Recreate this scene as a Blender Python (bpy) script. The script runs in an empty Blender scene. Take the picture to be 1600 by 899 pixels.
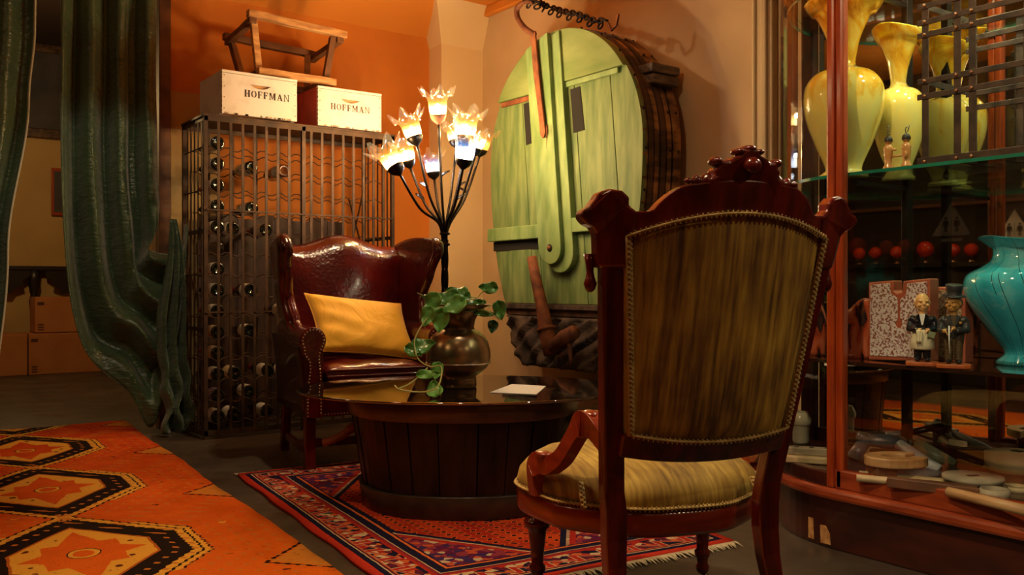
import bpy, bmesh, math, random
from mathutils import Vector, Matrix
random.seed(7)
PI = math.pi
sc = bpy.context.scene
COL = sc.collection

# ------------------------------------------------------------------ camera
# the room's own axes are x (along the back wall) and y (along the right wall);
# the camera stands at the origin and looks towards the far right corner
F = 1400.0; CH = 0.86
CA, SA = 0.805, 0.593
cam = bpy.data.cameras.new('camera'); camo = bpy.data.objects.new('camera', cam); COL.objects.link(camo)
camo.location = (0, 0, CH)
camo.rotation_euler = (PI/2, 0, -math.atan2(SA, CA))
cam.sensor_width = 36; cam.lens = 36*F/1600.0; cam.clip_start = 0.05; cam.clip_end = 60
sc.camera = camo

# ------------------------------------------------------------------ light
sc.view_settings.view_transform = 'Standard'; sc.view_settings.look = 'None'
sc.view_settings.exposure = 0.0; sc.view_settings.gamma = 1.0
w = bpy.data.worlds.new('world'); sc.world = w; w.use_nodes = True
w.node_tree.nodes['Background'].inputs[0].default_value = (1.0, 0.6, 0.3, 1)
w.node_tree.nodes['Background'].inputs[1].default_value = 0.004

def spot(name, loc, tgt, power, col, size=60, blend=0.6, rad=0.04):
    l = bpy.data.lights.new(name, 'SPOT'); l.energy = power; l.color = col
    l.spot_size = math.radians(size); l.spot_blend = blend; l.shadow_soft_size = rad
    o = bpy.data.objects.new(name, l); COL.objects.link(o); o.location = loc
    d = Vector(tgt)-Vector(loc); o.rotation_euler = d.to_track_quat('-Z', 'Y').to_euler()
    return o
def point(name, loc, power, col, rad=0.03, parent=None):
    l = bpy.data.lights.new(name, 'POINT'); l.energy = power; l.color = col; l.shadow_soft_size = rad
    o = bpy.data.objects.new(name, l); COL.objects.link(o); o.location = loc
    if parent: o.parent = parent
    return o
WARM = (1.0, 0.62, 0.28)
SPOTS = [
 ('rug_spot',      (0.75, 1.5, 2.85), (0.95, 2.3, 0.0),  170, (1.0, 0.66, 0.30), 56, 1.0),
 ('seat_spot',     (0.85, 2.3, 2.85), (1.6, 1.8, 0.4), 75, (1.0, 0.72, 0.42), 46, 0.7),
 ('drum_spot',     (2.35, 4.75, 2.86), (3.42, 3.75, 1.35),   30, (1.0, 0.80, 0.48), 84, 0.8),
 ('deck_spot',     (-1.0, -1.1, 2.5), (2.85, 1.3, 0.40),  190, (1.0, 0.82, 0.55), 14, 0.6),  # unseen spot added to light the cabinet deck under the middle shelf
 ('wall_spot',     (1.3, 2.6, 2.86), (3.6, 3.5, 1.4),   26, (1.0, 0.76, 0.44), 60, 0.9),
 ('table_spot',    (1.75, 2.6, 2.86), (2.05, 3.05, 0.5),   48, (1.0, 0.86, 0.62), 24, 0.8),  # unseen spot added to brighten the paper and spittoon
 ('cabinet_spot',  (0.6, 1.2, 2.85), (2.7, 1.45, 0.8),  185, (1.0, 0.72, 0.40), 60, 0.8),
 ('chair_back_spot', (2.0, -0.6, 2.3), (1.75, 1.35, 0.75), 44, (1.0, 0.78, 0.44), 34, 0.9),
 ('armchair_spot', (1.9, 3.4, 2.85), (1.6, 4.2, 0.6), 110, (1.0, 0.74, 0.42), 44, 0.8),
 ('curtain_spot',  (1.0, 3.7, 2.85), (1.22, 5.7, 0.95),  46, (1.0, 0.86, 0.55), 38, 0.5),
 ('hive_box_spot', (1.1, 2.9, 2.75), (2.1, 5.05, 1.97),  9, (1.0, 0.84, 0.72), 19, 0.8),
]
for s in SPOTS: spot(*s)
point('back_room_lamp', (0.9, 8.1, 2.4), 60, (1.0, 0.62, 0.25), 0.1)
point('bar_fill', (-1.0, 4.2, 2.4), 9, (1.0, 0.62, 0.3), 0.1)  # unseen fill light added on the bar side
point('hall_fill', (0.2, -0.9, 2.5), 5, (1.0, 0.60, 0.28), 0.12)  # unseen ambient fill added behind the camera

# ------------------------------------------------------------------ pixel helpers (true 3-D places read off the photograph)
def W(X, Y): return (CA*X+SA*Y, -SA*X+CA*Y)
def P(px, py, Y):
    x, y = W((px-800)/F*Y, Y); return Vector((x, y, CH+(449.5-py)/F*Y))
def FL(px, py, z=0.0):
    return P(px, py, (CH-z)*F/(py-449.5))
def ray(px, py):
    k = (px-800)/F; return Vector((CA*k+SA, -SA*k+CA, (449.5-py)/F))
def onx(px, py, x0):
    d = ray(px, py); t = x0/d.x; return Vector((x0, d.y*t, CH+d.z*t))
def ony(px, py, y0):
    d = ray(px, py); t = y0/d.y; return Vector((d.x*t, y0, CH+d.z*t))

# ------------------------------------------------------------------ node expressions
class E:
    nt = None
    def __init__(s, k): s.s = k
    def _m(op, *a, **k):
        n = E.nt.nodes.new('ShaderNodeMath'); n.operation = op
        for i, v in enumerate(a):
            if isinstance(v, E): E.nt.links.new(v.s, n.inputs[i])
            else: n.inputs[i].default_value = v
        return E(n.outputs[0])
    def __add__(s, o): return E._m('ADD', s, o)
    __radd__ = __add__
    def __sub__(s, o): return E._m('SUBTRACT', s, o)
    def __rsub__(s, o): return E._m('SUBTRACT', o, s)
    def __mul__(s, o): return E._m('MULTIPLY', s, o)
    __rmul__ = __mul__
    def __truediv__(s, o): return E._m('DIVIDE', s, o)
    def __gt__(s, o): return E._m('GREATER_THAN', s, o)
    def __lt__(s, o): return E._m('LESS_THAN', s, o)
def eabs(a): return E._m('ABSOLUTE', a)
def emax(a, b): return E._m('MAXIMUM', a, b)
def emin(a, b): return E._m('MINIMUM', a, b)
def ewrap(a, lo, hi): return E._m('WRAP', a, hi, lo)
def eping(a, s): return E._m('PINGPONG', a, s)
def band(a, lo, hi): return (a > lo)*(a < hi)
def emix(c1, c2, f):
    n = E.nt.nodes.new('ShaderNodeMix'); n.data_type = 'RGBA'
    for i, v in ((6, c1), (7, c2)):
        if isinstance(v, E): E.nt.links.new(v.s, n.inputs[i])
        else: n.inputs[i].default_value = (*v, 1)
    if isinstance(f, E): E.nt.links.new(f.s, n.inputs[0])
    else: n.inputs[0].default_value = f
    return E(n.outputs[2])
def exyz():
    t = E.nt.nodes.new('ShaderNodeTexCoord'); s = E.nt.nodes.new('ShaderNodeSeparateXYZ')
    E.nt.links.new(t.outputs['Object'], s.inputs[0]); return E(s.outputs[0]), E(s.outputs[1]), E(s.outputs[2])
def ecomb(x, y, z):
    n = E.nt.nodes.new('ShaderNodeCombineXYZ')
    for i, v in enumerate((x, y, z)):
        if isinstance(v, E): E.nt.links.new(v.s, n.inputs[i])
        else: n.inputs[i].default_value = v
    return E(n.outputs[0])
def enoise(scale=5, detail=3, stretch=(1, 1, 1), vec=None, rough=0.5, dist=0.0):
    nt = E.nt; n = nt.nodes.new('ShaderNodeTexNoise')
    n.inputs['Scale'].default_value = scale; n.inputs['Detail'].default_value = detail; n.inputs['Roughness'].default_value = rough
    n.inputs['Distortion'].default_value = dist
    m = nt.nodes.new('ShaderNodeMapping'); m.inputs['Scale'].default_value = stretch
    if vec is None:
        t = nt.nodes.new('ShaderNodeTexCoord'); nt.links.new(t.outputs['Object'], m.inputs[0])
    else: nt.links.new(vec.s, m.inputs[0])
    nt.links.new(m.outputs[0], n.inputs['Vector']); return E(n.outputs[0])
def evor(scale, vec=None, out='Distance', feature='F1', stretch=(1, 1, 1)):
    nt = E.nt; n = nt.nodes.new('ShaderNodeTexVoronoi'); n.feature = feature; n.inputs['Scale'].default_value = scale
    m = nt.nodes.new('ShaderNodeMapping'); m.inputs['Scale'].default_value = stretch
    if vec is None:
        t = nt.nodes.new('ShaderNodeTexCoord'); nt.links.new(t.outputs['Object'], m.inputs[0])
    else: nt.links.new(vec.s, m.inputs[0])
    nt.links.new(m.outputs[0], n.inputs['Vector']); return E(n.outputs[out])
def eramp(f, stops):
    n = E.nt.nodes.new('ShaderNodeValToRGB'); E.nt.links.new(f.s, n.inputs[0])
    els = n.color_ramp.elements
    while len(els) > 1: els.remove(els[-1])
    els[0].position = stops[0][0]; els[0].color = (*stops[0][1], 1)
    for p, c in stops[1:]:
        e = els.new(p); e.color = (*c, 1)
    return E(n.outputs[0])
def newmat(name):
    m = bpy.data.materials.new(name); m.use_nodes = True; E.nt = m.node_tree
    return m, m.node_tree.nodes['Principled BSDF']
def setin(b, key, v):
    if isinstance(v, E): E.nt.links.new(v.s, b.inputs[key])
    elif isinstance(v, tuple): b.inputs[key].default_value = (*v, 1) if len(v) == 3 and b.inputs[key].type == 'RGBA' else v
    else: b.inputs[key].default_value = v
def bump(b, h, strength=0.3, dist=0.01):
    n = E.nt.nodes.new('ShaderNodeBump'); n.inputs['Strength'].default_value = strength; n.inputs['Distance'].default_value = dist
    E.nt.links.new(h.s, n.inputs['Height']); E.nt.links.new(n.outputs[0], b.inputs['Normal'])
def simple(name, c, rough=0.5, metal=0.0, c2=None, scale=8, stretch=(1, 1, 1), bmp=0.0, bscale=None, coat=0.0, spec=0.5, lo=.35, hi=.65, sheen=0, trans=0, detail=4):
    m, b = newmat(name)
    if c2:
        n = enoise(scale, detail, stretch); setin(b, 'Base Color', eramp(n, [(lo, c), (hi, c2)]))
    else: setin(b, 'Base Color', c)
    setin(b, 'Roughness', rough); setin(b, 'Metallic', metal); setin(b, 'Coat Weight', coat); setin(b, 'Coat Roughness', 0.12)
    setin(b, 'Specular IOR Level', spec); setin(b, 'Sheen Weight', sheen); setin(b, 'Transmission Weight', trans)
    if bmp: bump(b, enoise(bscale or scale*3, 4, stretch), bmp, 0.004)
    return m
M = {}
M['mahogany'] = simple('mahogany', (.060, .004, .003), .26, c2=(.15, .010, .005), scale=5, stretch=(6, 6, 1), coat=.5)
M['rail_wood'] = simple('rail wood', (.17, .014, .004), .3, c2=(.28, .032, .008), scale=6, stretch=(1, 1, 6), coat=.5)
M['cab_wood'] = simple('cabinet wood', (.19, .022, .005), .3, c2=(.36, .055, .010), scale=7, stretch=(7, 7, .7), coat=.4)
M['cab_dark'] = simple('dark cabinet wood', (.018, .004, .003), .35, c2=(.052, .009, .004), scale=4, stretch=(1, 1, 3), coat=.4)
M['cab_rail'] = simple('cabinet rail', (.15, .020, .005), .38, c2=(.30, .052, .013), scale=9, stretch=(3, .7, 3), coat=.2, bmp=.1)
M['black_iron'] = simple('black iron', (.012, .010, .009), .38, .8, c2=(.03, .02, .017), scale=20, bmp=.15)
M['rust_iron'] = simple('rusty iron', (.055, .030, .022), .6, .5, c2=(.12, .06, .035), scale=14, bmp=.25)
M['rack_iron'] = simple('rack iron', (.035, .020, .014), .55, .5, c2=(.085, .045, .026), scale=12, bmp=.2)
M['lattice_iron'] = simple('lattice iron', (.045, .032, .028), .5, .6, c2=(.10, .06, .045), scale=18, bmp=.3)
M['rivet'] = simple('rivet', (.30, .12, .06), .4, .7)
M['rust'] = simple('rust', (.15, .045, .018), .75, .2, c2=(.30, .10, .035), scale=16, bmp=.4)
M['rust2'] = simple('rust dark', (.10, .030, .014), .75, .2, c2=(.21, .075, .03), scale=16, bmp=.4)
M['glass_black'] = simple('black', (.004, .004, .005), .1)
M['hole'] = simple('hollow', (.01, .008, .006), .9)
M['bottle'] = simple('bottle glass', (.004, .006, .004), .06, coat=1.0)
M['bottle2'] = simple('amber bottle', (.12, .03, .005), .08, coat=1.0)
M['label'] = simple('label paper', (.62, .56, .50), .7, c2=(.75, .70, .62), scale=30)
M['label2'] = simple('tan label paper', (.45, .33, .18), .7, c2=(.6, .45, .25), scale=30)
M['label3'] = simple('purple label paper', (.45, .35, .42), .7, c2=(.06, .03, .09), scale=60)
M['hive_white'] = simple('hive paint', (.50, .45, .42), .6, c2=(.70, .65, .61), scale=9, bmp=.15, lo=.2, hi=.5)
M['hive_edge'] = simple('worn hive wood', (.10, .05, .025), .8, c2=(.45, .33, .2), scale=30)
M['hive_red'] = simple('red hive paint', (.36, .03, .012), .6, c2=(.22, .02, .01), scale=10)
M['stencil'] = simple('stencil ink', (.010, .004, .003), .7, c2=(.03, .012, .008), scale=60)
M['stencil2'] = simple('faded stencil ink', (.05, .018, .01), .7, c2=(.12, .05, .03), scale=60)
M['old_wood'] = simple('old bench wood', (.30, .13, .045), .6, c2=(.55, .30, .11), scale=8, stretch=(1, 5, 5), bmp=.3)
M['old_dark'] = simple('old dark wood', (.07, .026, .010), .6, c2=(.16, .06, .02), scale=8, bmp=.3)
M['panel_dark'] = simple('dark board', (.030, .012, .007), .6, c2=(.06, .022, .01), scale=4, stretch=(5, 5, 1))
M['green'] = simple('green paint', (.085, .15, .045), .7, c2=(.20, .265, .095), scale=6, stretch=(3, 3, .5), bmp=.45, bscale=14, lo=.35, hi=.65, detail=8)
M['green_beam'] = simple('green beam paint', (.135, .23, .07), .65, c2=(.24, .34, .13), scale=7, stretch=(2, 2, .6), bmp=.2, bscale=18)
M['green_top'] = simple('green top paint', (.12, .19, .045), .7, c2=(.235, .29, .10), scale=4, stretch=(2, .6, 2), bmp=.25, bscale=14, lo=.3, hi=.7)
M['hoop'] = simple('hoop wood', (.060, .024, .010), .6, c2=(.42, .21, .07), scale=5, stretch=(1, 3, 3), bmp=.4, lo=.40, hi=.62)
M['hoop_dark'] = simple('dark hoop wood', (.030, .012, .006), .65, c2=(.11, .05, .018), scale=5, stretch=(1, 3, 3), bmp=.4)
M['bark'] = simple('bark', (.035, .022, .016), .9, c2=(.13, .085, .06), scale=10, bmp=.9, bscale=12)
M['grey_block'] = simple('grey wood', (.06, .045, .035), .85, c2=(.17, .13, .095), scale=14, stretch=(.6, 3, 3), bmp=.5)
M['brass'] = simple('aged brass', (.30, .21, .12), .27, .9, c2=(.42, .31, .18), scale=5)
M['brass_dark'] = simple('dark brass', (.11, .06, .028), .3, .95, c2=(.18, .11, .05), scale=5)
M['silver'] = simple('seam', (.75, .72, .68), .25, 1.0)
M['leaf'] = simple('pothos leaf', (.045, .16, .028), .32, c2=(.10, .29, .06), scale=18, coat=.4)
M['leaf_light'] = simple('light pothos leaf', (.10, .30, .05), .35, c2=(.17, .40, .08), scale=18, coat=.4)
M['leaf_dark'] = simple('dark pothos leaf', (.01, .05, .015), .35, c2=(.02, .08, .02), scale=18, coat=.3)
M['vine'] = simple('vine', (.50, .42, .14), .5, c2=(.40, .44, .14), scale=20)
M['soil'] = simple('soil', (.03, .02, .012), .9)
M['paper'] = simple('paper', (.80, .77, .72), .7)
M['tub'] = simple('tub wood', (.006, .0025, .002), .34, c2=(.022, .007, .004), scale=4, stretch=(4, 4, .8), bmp=.25, coat=.05, spec=.25)
M['tub_hoop'] = simple('tub hoop', (.028, .011, .006), .36, c2=(.085, .036, .015), scale=9, bmp=.25, coat=.3)
M['tub_base'] = simple('tub base', (.014, .009, .007), .36, c2=(.035, .022, .016), scale=12, bmp=.25, coat=.2)
M['handle_wood'] = simple('handle wood', (.22, .055, .018), .4, c2=(.33, .10, .035), scale=12, coat=.3)
M['kraft'] = simple('cardboard', (.36, .13, .035), .8, c2=(.42, .17, .05), scale=4)
M['tape'] = simple('box print', (.07, .02, .01), .8)
M['console'] = simple('black console', (.010, .006, .005), .4)
M['painting'] = simple('dark canvas', (.014, .014, .018), .5, c2=(.05, .04, .045), scale=3)
M['frame_wood'] = simple('frame wood', (.02, .008, .005), .4, c2=(.10, .05, .02), scale=20)
M['red_glass'] = simple('red glass', (.75, .05, .012), .08, coat=1.0)
M['cream'] = simple('cream ceramic', (.60, .60, .48), .35, coat=.5)
M['mould_wood'] = simple('pattern wood', (.30, .17, .07), .5, c2=(.46, .29, .13), scale=8, stretch=(1, 1, 4), bmp=.15)
M['mould_tan'] = simple('tan pattern wood', (.38, .28, .15), .55, c2=(.52, .42, .25), scale=8, bmp=.15)
M['mould_grey'] = simple('grey pattern wood', (.22, .19, .14), .6, c2=(.40, .35, .26), scale=10, bmp=.2)
M['pipe_grey'] = simple('grey pipe', (.07, .075, .085), .4, .3, c2=(.18, .18, .20), scale=14, bmp=.2)
M['pipe_green'] = simple('green cone', (.09, .10, .055), .45, c2=(.20, .20, .11), scale=9)
M['pipe_white'] = simple('pale cone', (.30, .32, .34), .5, c2=(.45, .46, .48), scale=9)
M['skin_fig'] = simple('carved face paint', (.72, .40, .16), .35, c2=(.62, .33, .13), scale=40, coat=.3)
M['skin_fig2'] = simple('carved tan paint', (.52, .27, .07), .4, c2=(.40, .19, .05), scale=40, coat=.3)
M['fig_black'] = simple('figurine black', (.008, .009, .016), .15, coat=.6)
M['fig_coat'] = simple('figurine grey coat', (.018, .022, .030), .4, c2=(.035, .035, .035), scale=40)
M['fig_trouser'] = simple('figurine trousers', (.05, .032, .014), .5, c2=(.09, .06, .025), scale=40)
M['fig_white'] = simple('figurine cream', (.72, .66, .48), .5, c2=(.62, .56, .38), scale=60)
M['fig_shirt'] = simple('figurine shirt', (.75, .75, .75), .5)
M['fig_green'] = simple('figurine green tray', (.18, .22, .12), .5)
M['fig_base'] = simple('figurine base', (.48, .12, .03), .35, c2=(.36, .08, .02), scale=20, coat=.4)
M['screw_wood'] = simple('turned corkscrew wood', (.55, .24, .07), .25, c2=(.65, .34, .13), scale=30, coat=.8)
M['chrome'] = simple('steel', (.7, .7, .7), .18, 1.0)
M['nail'] = simple('nailheads', (.55, .42, .25), .3, .9)
M['dark_wall'] = simple('dark panelling', (.020, .010, .007), .6)
M['clay'] = simple('terracotta rim', (.40, .10, .05), .5, c2=(.30, .07, .035), scale=20)
M['sign_white'] = simple('sign white', (.75, .75, .75), .5)
M['sign_black'] = simple('sign black', (.01, .01, .01), .5)
M['board'] = simple('dark lining', (.010, .006, .004), .5)

def _wall(name, c1, c2, sc_=3):
    m, b = newmat(name); n = enoise(sc_, 5); setin(b, 'Base Color', eramp(n, [(.3, c1), (.7, c2)])); setin(b, 'Roughness', .8)
    bump(b, enoise(40, 4), .12, .004); return m
M['wall_cream'] = _wall('cream wall', (.50, .36, .20), (.58, .43, .25))
M['wall_tan'] = _wall('tan wall', (.38, .24, .085), (.44, .29, .11))
M['ceiling'] = _wall('orange ceiling', (.52, .17, .014), (.60, .21, .02), 1.5)
M['column'] = _wall('cream column', (.66, .50, .27), (.70, .54, .30))
M['trim_paint'] = _wall('trim paint', (.52, .42, .25), (.58, .47, .29))
# back wall: tan band low on the left, orange above and to the right
m, b = newmat('two tone wall'); x, y, z = exyz()
n = enoise(2.5, 5)
tan_ = eramp(n, [(.3, (.38, .24, .085)), (.7, (.44, .29, .11))]); org = eramp(n, [(.3, (.46, .135, .010)), (.7, (.56, .18, .014))])
setin(b, 'Base Color', emix(org, tan_, (z < 2.075)*(x < 1.88))); setin(b, 'Roughness', .75); bump(b, enoise(40, 4), .12, .004)
M['wall_back'] = m
# concrete floor
m, b = newmat('worn concrete'); n = enoise(2.2, 8, rough=.65)
setin(b, 'Base Color', eramp(n, [(.3, (.030, .022, .016)), (.55, (.060, .045, .032)), (.75, (.10, .078, .06))]))
setin(b, 'Roughness', eramp(enoise(5, 5), [(.3, (.35,)*3), (.7, (.6,)*3)])); bump(b, enoise(30, 6), .15, .004)
M['floor'] = m
# leather
m, b = newmat('oxblood leather'); n = enoise(4, 5)
setin(b, 'Base Color', eramp(n, [(.35, (.040, .002, .003)), (.6, (.11, .005, .004)), (.8, (.20, .018, .005))]))
setin(b, 'Roughness', .24); setin(b, 'Coat Weight', .6); setin(b, 'Coat Roughness', .14)
cr = evor(55); bump(b, cr*.25+enoise(9, 5, dist=.8)*.9, .42, .012); M['leather'] = m
m, b = newmat('side leather'); setin(b, 'Base Color', (.030, .002, .003)); setin(b, 'Roughness', .3); setin(b, 'Coat Weight', .3)
bump(b, evor(55), .2, .003); M['leather_dark'] = m
# curtain taffeta
m, b = newmat('green taffeta'); n = enoise(6, 6, (1, 1, .5))
setin(b, 'Base Color', eramp(n, [(.3, (.016, .046, .022)), (.7, (.045, .092, .042))])); setin(b, 'Roughness', .36); setin(b, 'Sheen Weight', .3)
wr = enoise(7, 4, (1, 1, 3.2), dist=1.4); bump(b, wr+enoise(60, 2)*.15, .55, .02); M['curtain'] = m
M['curtain_lining'] = simple('curtain edging', (.42, .42, .34), .6)
# velvet of the foreground chair: streaked, worn gold
m, b = newmat('gold velvet'); x, y, z = exyz()
n1 = enoise(26, 4, (3.5, 1.0, .07)); n2 = enoise(4.5, 4)
f = n1*.55+n2*.62
setin(b, 'Base Color', eramp(f, [(.44, (.065, .026, .004)), (.54, (.19, .092, .016)), (.64, (.36, .205, .025)), (.76, (.55, .35, .055))]))
setin(b, 'Roughness', .75); setin(b, 'Sheen Weight', .25); setin(b, 'Sheen Tint', (1.0, .7, .25)); bump(b, n1, .35, .004); M['velvet'] = m
m, b = newmat('seat velvet'); n1 = enoise(30, 4, (3, .3, .3)); n2 = enoise(5, 4)
setin(b, 'Base Color', eramp(n1*.5+n2*.62, [(.42, (.12, .06, .010)), (.56, (.30, .18, .028)), (.72, (.52, .36, .07))]))
setin(b, 'Roughness', .75); setin(b, 'Sheen Weight', .2); setin(b, 'Sheen Tint', (1.0, .7, .25)); bump(b, n1, .35, .004); M['velvet_seat'] = m
M['braid'] = simple('gold braid', (.32, .20, .060), .7, c2=(.50, .34, .12), scale=40)
m, b = newmat('yellow velvet cushion'); n = enoise(6, 4)
setin(b, 'Base Color', eramp(n, [(.3, (.80, .40, .012)), (.7, (.92, .50, .022))])); setin(b, 'Roughness', .7); setin(b, 'Sheen Weight', .35)
bump(b, enoise(5, 3, (1, 1, 1), dist=1.0), .55, .03); M['cushion'] = m
# glass
def glassm(name, c=(1, 1, 1), refl=.10, tint=None, rough=0.0):
    m = bpy.data.materials.new(name); m.use_nodes = True; nt = m.node_tree; nt.nodes.clear()
    o = nt.nodes.new('ShaderNodeOutputMaterial'); t = nt.nodes.new('ShaderNodeBsdfTransparent'); g = nt.nodes.new('ShaderNodeBsdfGlossy')
    t.inputs[0].default_value = (*(tint or c), 1); g.inputs['Roughness'].default_value = rough
    E.nt = nt; lw = nt.nodes.new('ShaderNodeLayerWeight'); fc = E(lw.outputs['Facing']); fr = E._m('POWER', fc, 4.0)*.8+.045
    mx = nt.nodes.new('ShaderNodeMixShader'); nt.links.new(fr.s, mx.inputs[0])
    nt.links.new(t.outputs[0], mx.inputs[1]); nt.links.new(g.outputs[0], mx.inputs[2]); nt.links.new(mx.outputs[0], o.inputs[0]); return m
M['pane'] = glassm('pane glass', tint=(.97, .98, .96))
M['shelf_glass'] = glassm('green shelf glass', tint=(.80, .90, .84))
M['clear_glass'] = glassm('clear bottle glass', tint=(.75, .74, .70))
M['shelf_edge'] = simple('glass shelf edge', (.01, .13, .09), .08, c2=(.02, .25, .17), scale=6, coat=1)
M['table_glass'] = simple('smoked table glass', (.010, .007, .005), .03, coat=1.0, spec=1.0)
setb = M['table_glass'].node_tree.nodes['Principled BSDF']; setb.inputs['IOR'].default_value = 2.6; setb.inputs['Coat Weight'].default_value = 0.0
M['mirror'] = simple('aged mirror', (.62, .62, .56), .02, 1.0)
m, b = newmat('dark gloss shelf'); setin(b, 'Base Color', (.03, .012, .007)); setin(b, 'Roughness', .08); setin(b, 'Coat Weight', 1.0); M['dark_shelf'] = m
# vases
m, b = newmat('amber art glass'); x, y, z = exyz(); n = enoise(11, 7, (1, 1, .45), dist=1.2, rough=.62); g = z/.63
f = n*1.25+g*.46-.26
setin(b, 'Base Color', eramp(f, [(.38, (.68, .58, .19)), (.55, (.75, .58, .15)), (.72, (.70, .38, .03)), (.88, (.50, .20, .01))]))
setin(b, 'Roughness', .10); setin(b, 'Coat Weight', 1.0); setin(b, 'Coat Roughness', .03); setin(b, 'Subsurface Weight', .3); setin(b, 'Subsurface Radius', (.05, .04, .01)); setin(b, 'Subsurface Scale', .3)
M['amber_vase'] = m
m, b = newmat('turquoise art glass'); x, y, z = exyz(); n = enoise(9, 5, (1, 1, .5)); 
ang = E._m('ARCTAN2', y, x); sw = ewrap(ang*2.6+z*5.0+enoise(4, 2)*.5, 0.0, 1.0)
c = eramp(n, [(.3, (.015, .26, .38)), (.5, (.04, .42, .56)), (.72, (.20, .58, .66))])
setin(b, 'Base Color', emix(c, (.01, .03, .03), band(sw, .48, .515))); setin(b, 'Roughness', .08); setin(b, 'Coat Weight', 1.0); setin(b, 'Coat Roughness', .03)
M['blue_vase'] = m
m, b = newmat('speckled glaze'); v = evor(300); setin(b, 'Base Color', eramp(enoise(150, 2), [(.44, (.22, .07, .055)), (.50, (.62, .56, .58))])); setin(b, 'Roughness', .5); M['speckle'] = m
m, b = newmat('brown speckled glaze'); setin(b, 'Base Color', eramp(enoise(150, 2), [(.44, (.16, .06, .03)), (.54, (.36, .28, .18))])); setin(b, 'Roughness', .5); M['speckle2'] = m
m, b = newmat('lava glaze'); setin(b, 'Base Color', eramp(enoise(16, 3, (2.2, 2.2, .7), dist=.8), [(.42, (.03, .015, .02)), (.5, (.40, .06, .02)), (.68, (.50, .14, .07))])); setin(b, 'Roughness', .15); setin(b, 'Coat Weight', 1); M['lava'] = m
# lamp glass: lit blown glass, clear enough to pass the bulb's light
def shade_mat(name, col, st):
    m = bpy.data.materials.new(name); m.use_nodes = True; nt = m.node_tree; nt.nodes.clear(); E.nt = nt
    o = nt.nodes.new('ShaderNodeOutputMaterial'); t = nt.nodes.new('ShaderNodeBsdfTransparent'); t.inputs[0].default_value = (1, .97, .92, 1)
    e = nt.nodes.new('ShaderNodeEmission'); gl = nt.nodes.new('ShaderNodeBsdfGlossy'); gl.inputs['Roughness'].default_value = .1
    x, y, z = exyz(); n = enoise(50, 3)
    f = z/.13
    cc = eramp(f+(n-.5)*.35, [(.0, col[0]), (.35, col[1]), (.66, col[2]), (1.0, col[3])]); nt.links.new(cc.s, e.inputs[0])
    ss = eramp(f, [(.0, (.25,)*3), (.2, (1.0,)*3), (.42, (.95,)*3), (.60, (.20,)*3), (.8, (.07,)*3), (1.0, (.05,)*3)]); nt.links.new((ss*st).s, e.inputs[1])
    a = nt.nodes.new('ShaderNodeMixShader'); a.inputs[0].default_value = .20; nt.links.new(t.outputs[0], a.inputs[1]); nt.links.new(gl.outputs[0], a.inputs[2])
    ad = nt.nodes.new('ShaderNodeAddShader'); nt.links.new(a.outputs[0], ad.inputs[0]); nt.links.new(e.outputs[0], ad.inputs[1]); nt.links.new(ad.outputs[0], o.inputs[0]); return m
M['shade_amber'] = shade_mat('lit amber glass', ((.8, .10, .0), (1, .70, .24), (1, .36, .03), (1, .70, .34)), 4.6)
M['shade_blue'] = shade_mat('lit blue glass', ((.3, .4, .5), (.75, .88, 1), (.03, .22, .60), (1, .62, .20)), 3.6)
M['shade_orange'] = shade_mat('lit orange glass', ((.6, .08, .0), (1, .40, .04), (.9, .25, .01), (1, .6, .2)), 1.6)
def emis(name, c, s):
    m = bpy.data.materials.new(name); m.use_nodes = True; b = m.node_tree.nodes['Principled BSDF']
    b.inputs['Base Color'].default_value = (*c, 1); b.inputs['Emission Color'].default_value = (*c, 1); b.inputs['Emission Strength'].default_value = s; return m
M['bulb'] = emis('bulb', (1, .75, .4), 12); M['bulb_soft'] = emis('bulb soft', (1, .7, .35), 5)
M['puck'] = emis('added fill puck', (1, .85, .6), 8)

# ---- rug patterns
m, b = newmat('tribal rug wool'); x, y, z = exyz()
wob = (enoise(18, 3)-.5)*.035
yy = ewrap(y, -.54, .54); ax = eabs(x+wob*.5); ay = eabs(yy+wob*.5)
saw = eping(y*1.0, .016)*.9
d = emax(ax/.31, (ay+ax*1.26)/.53)
ds = d+saw*1.6-.012
field = eramp(enoise(9, 5), [(.3, (.42, .028, .006)), (.55, (.55, .050, .008)), (.75, (.62, .10, .012))])
n3 = enoise(70, 2)
black = (.016, .008, .006); gold = (.68, .34, .045)
near_lit = E._m('MULTIPLY_ADD', y, -.22, .45); near_lit.s.node.use_clamp = True  # brighter light on the near end, painted into the wool colour
field = emix(field, (.70, .17, .012), near_lit*.75); c = field
# scattered weft strokes and small marks on the open field
mk = (evor(7.5, stretch=(1, 1.3, 1)) < .11)*(enoise(45, 2) > .50)
c = emix(c, (.10, .02, .012), mk)
mk2 = (evor(5.1, stretch=(1.2, 1, 1)) < .10)*(enoise(38, 2) > .55); c = emix(c, gold, mk2)
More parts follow.
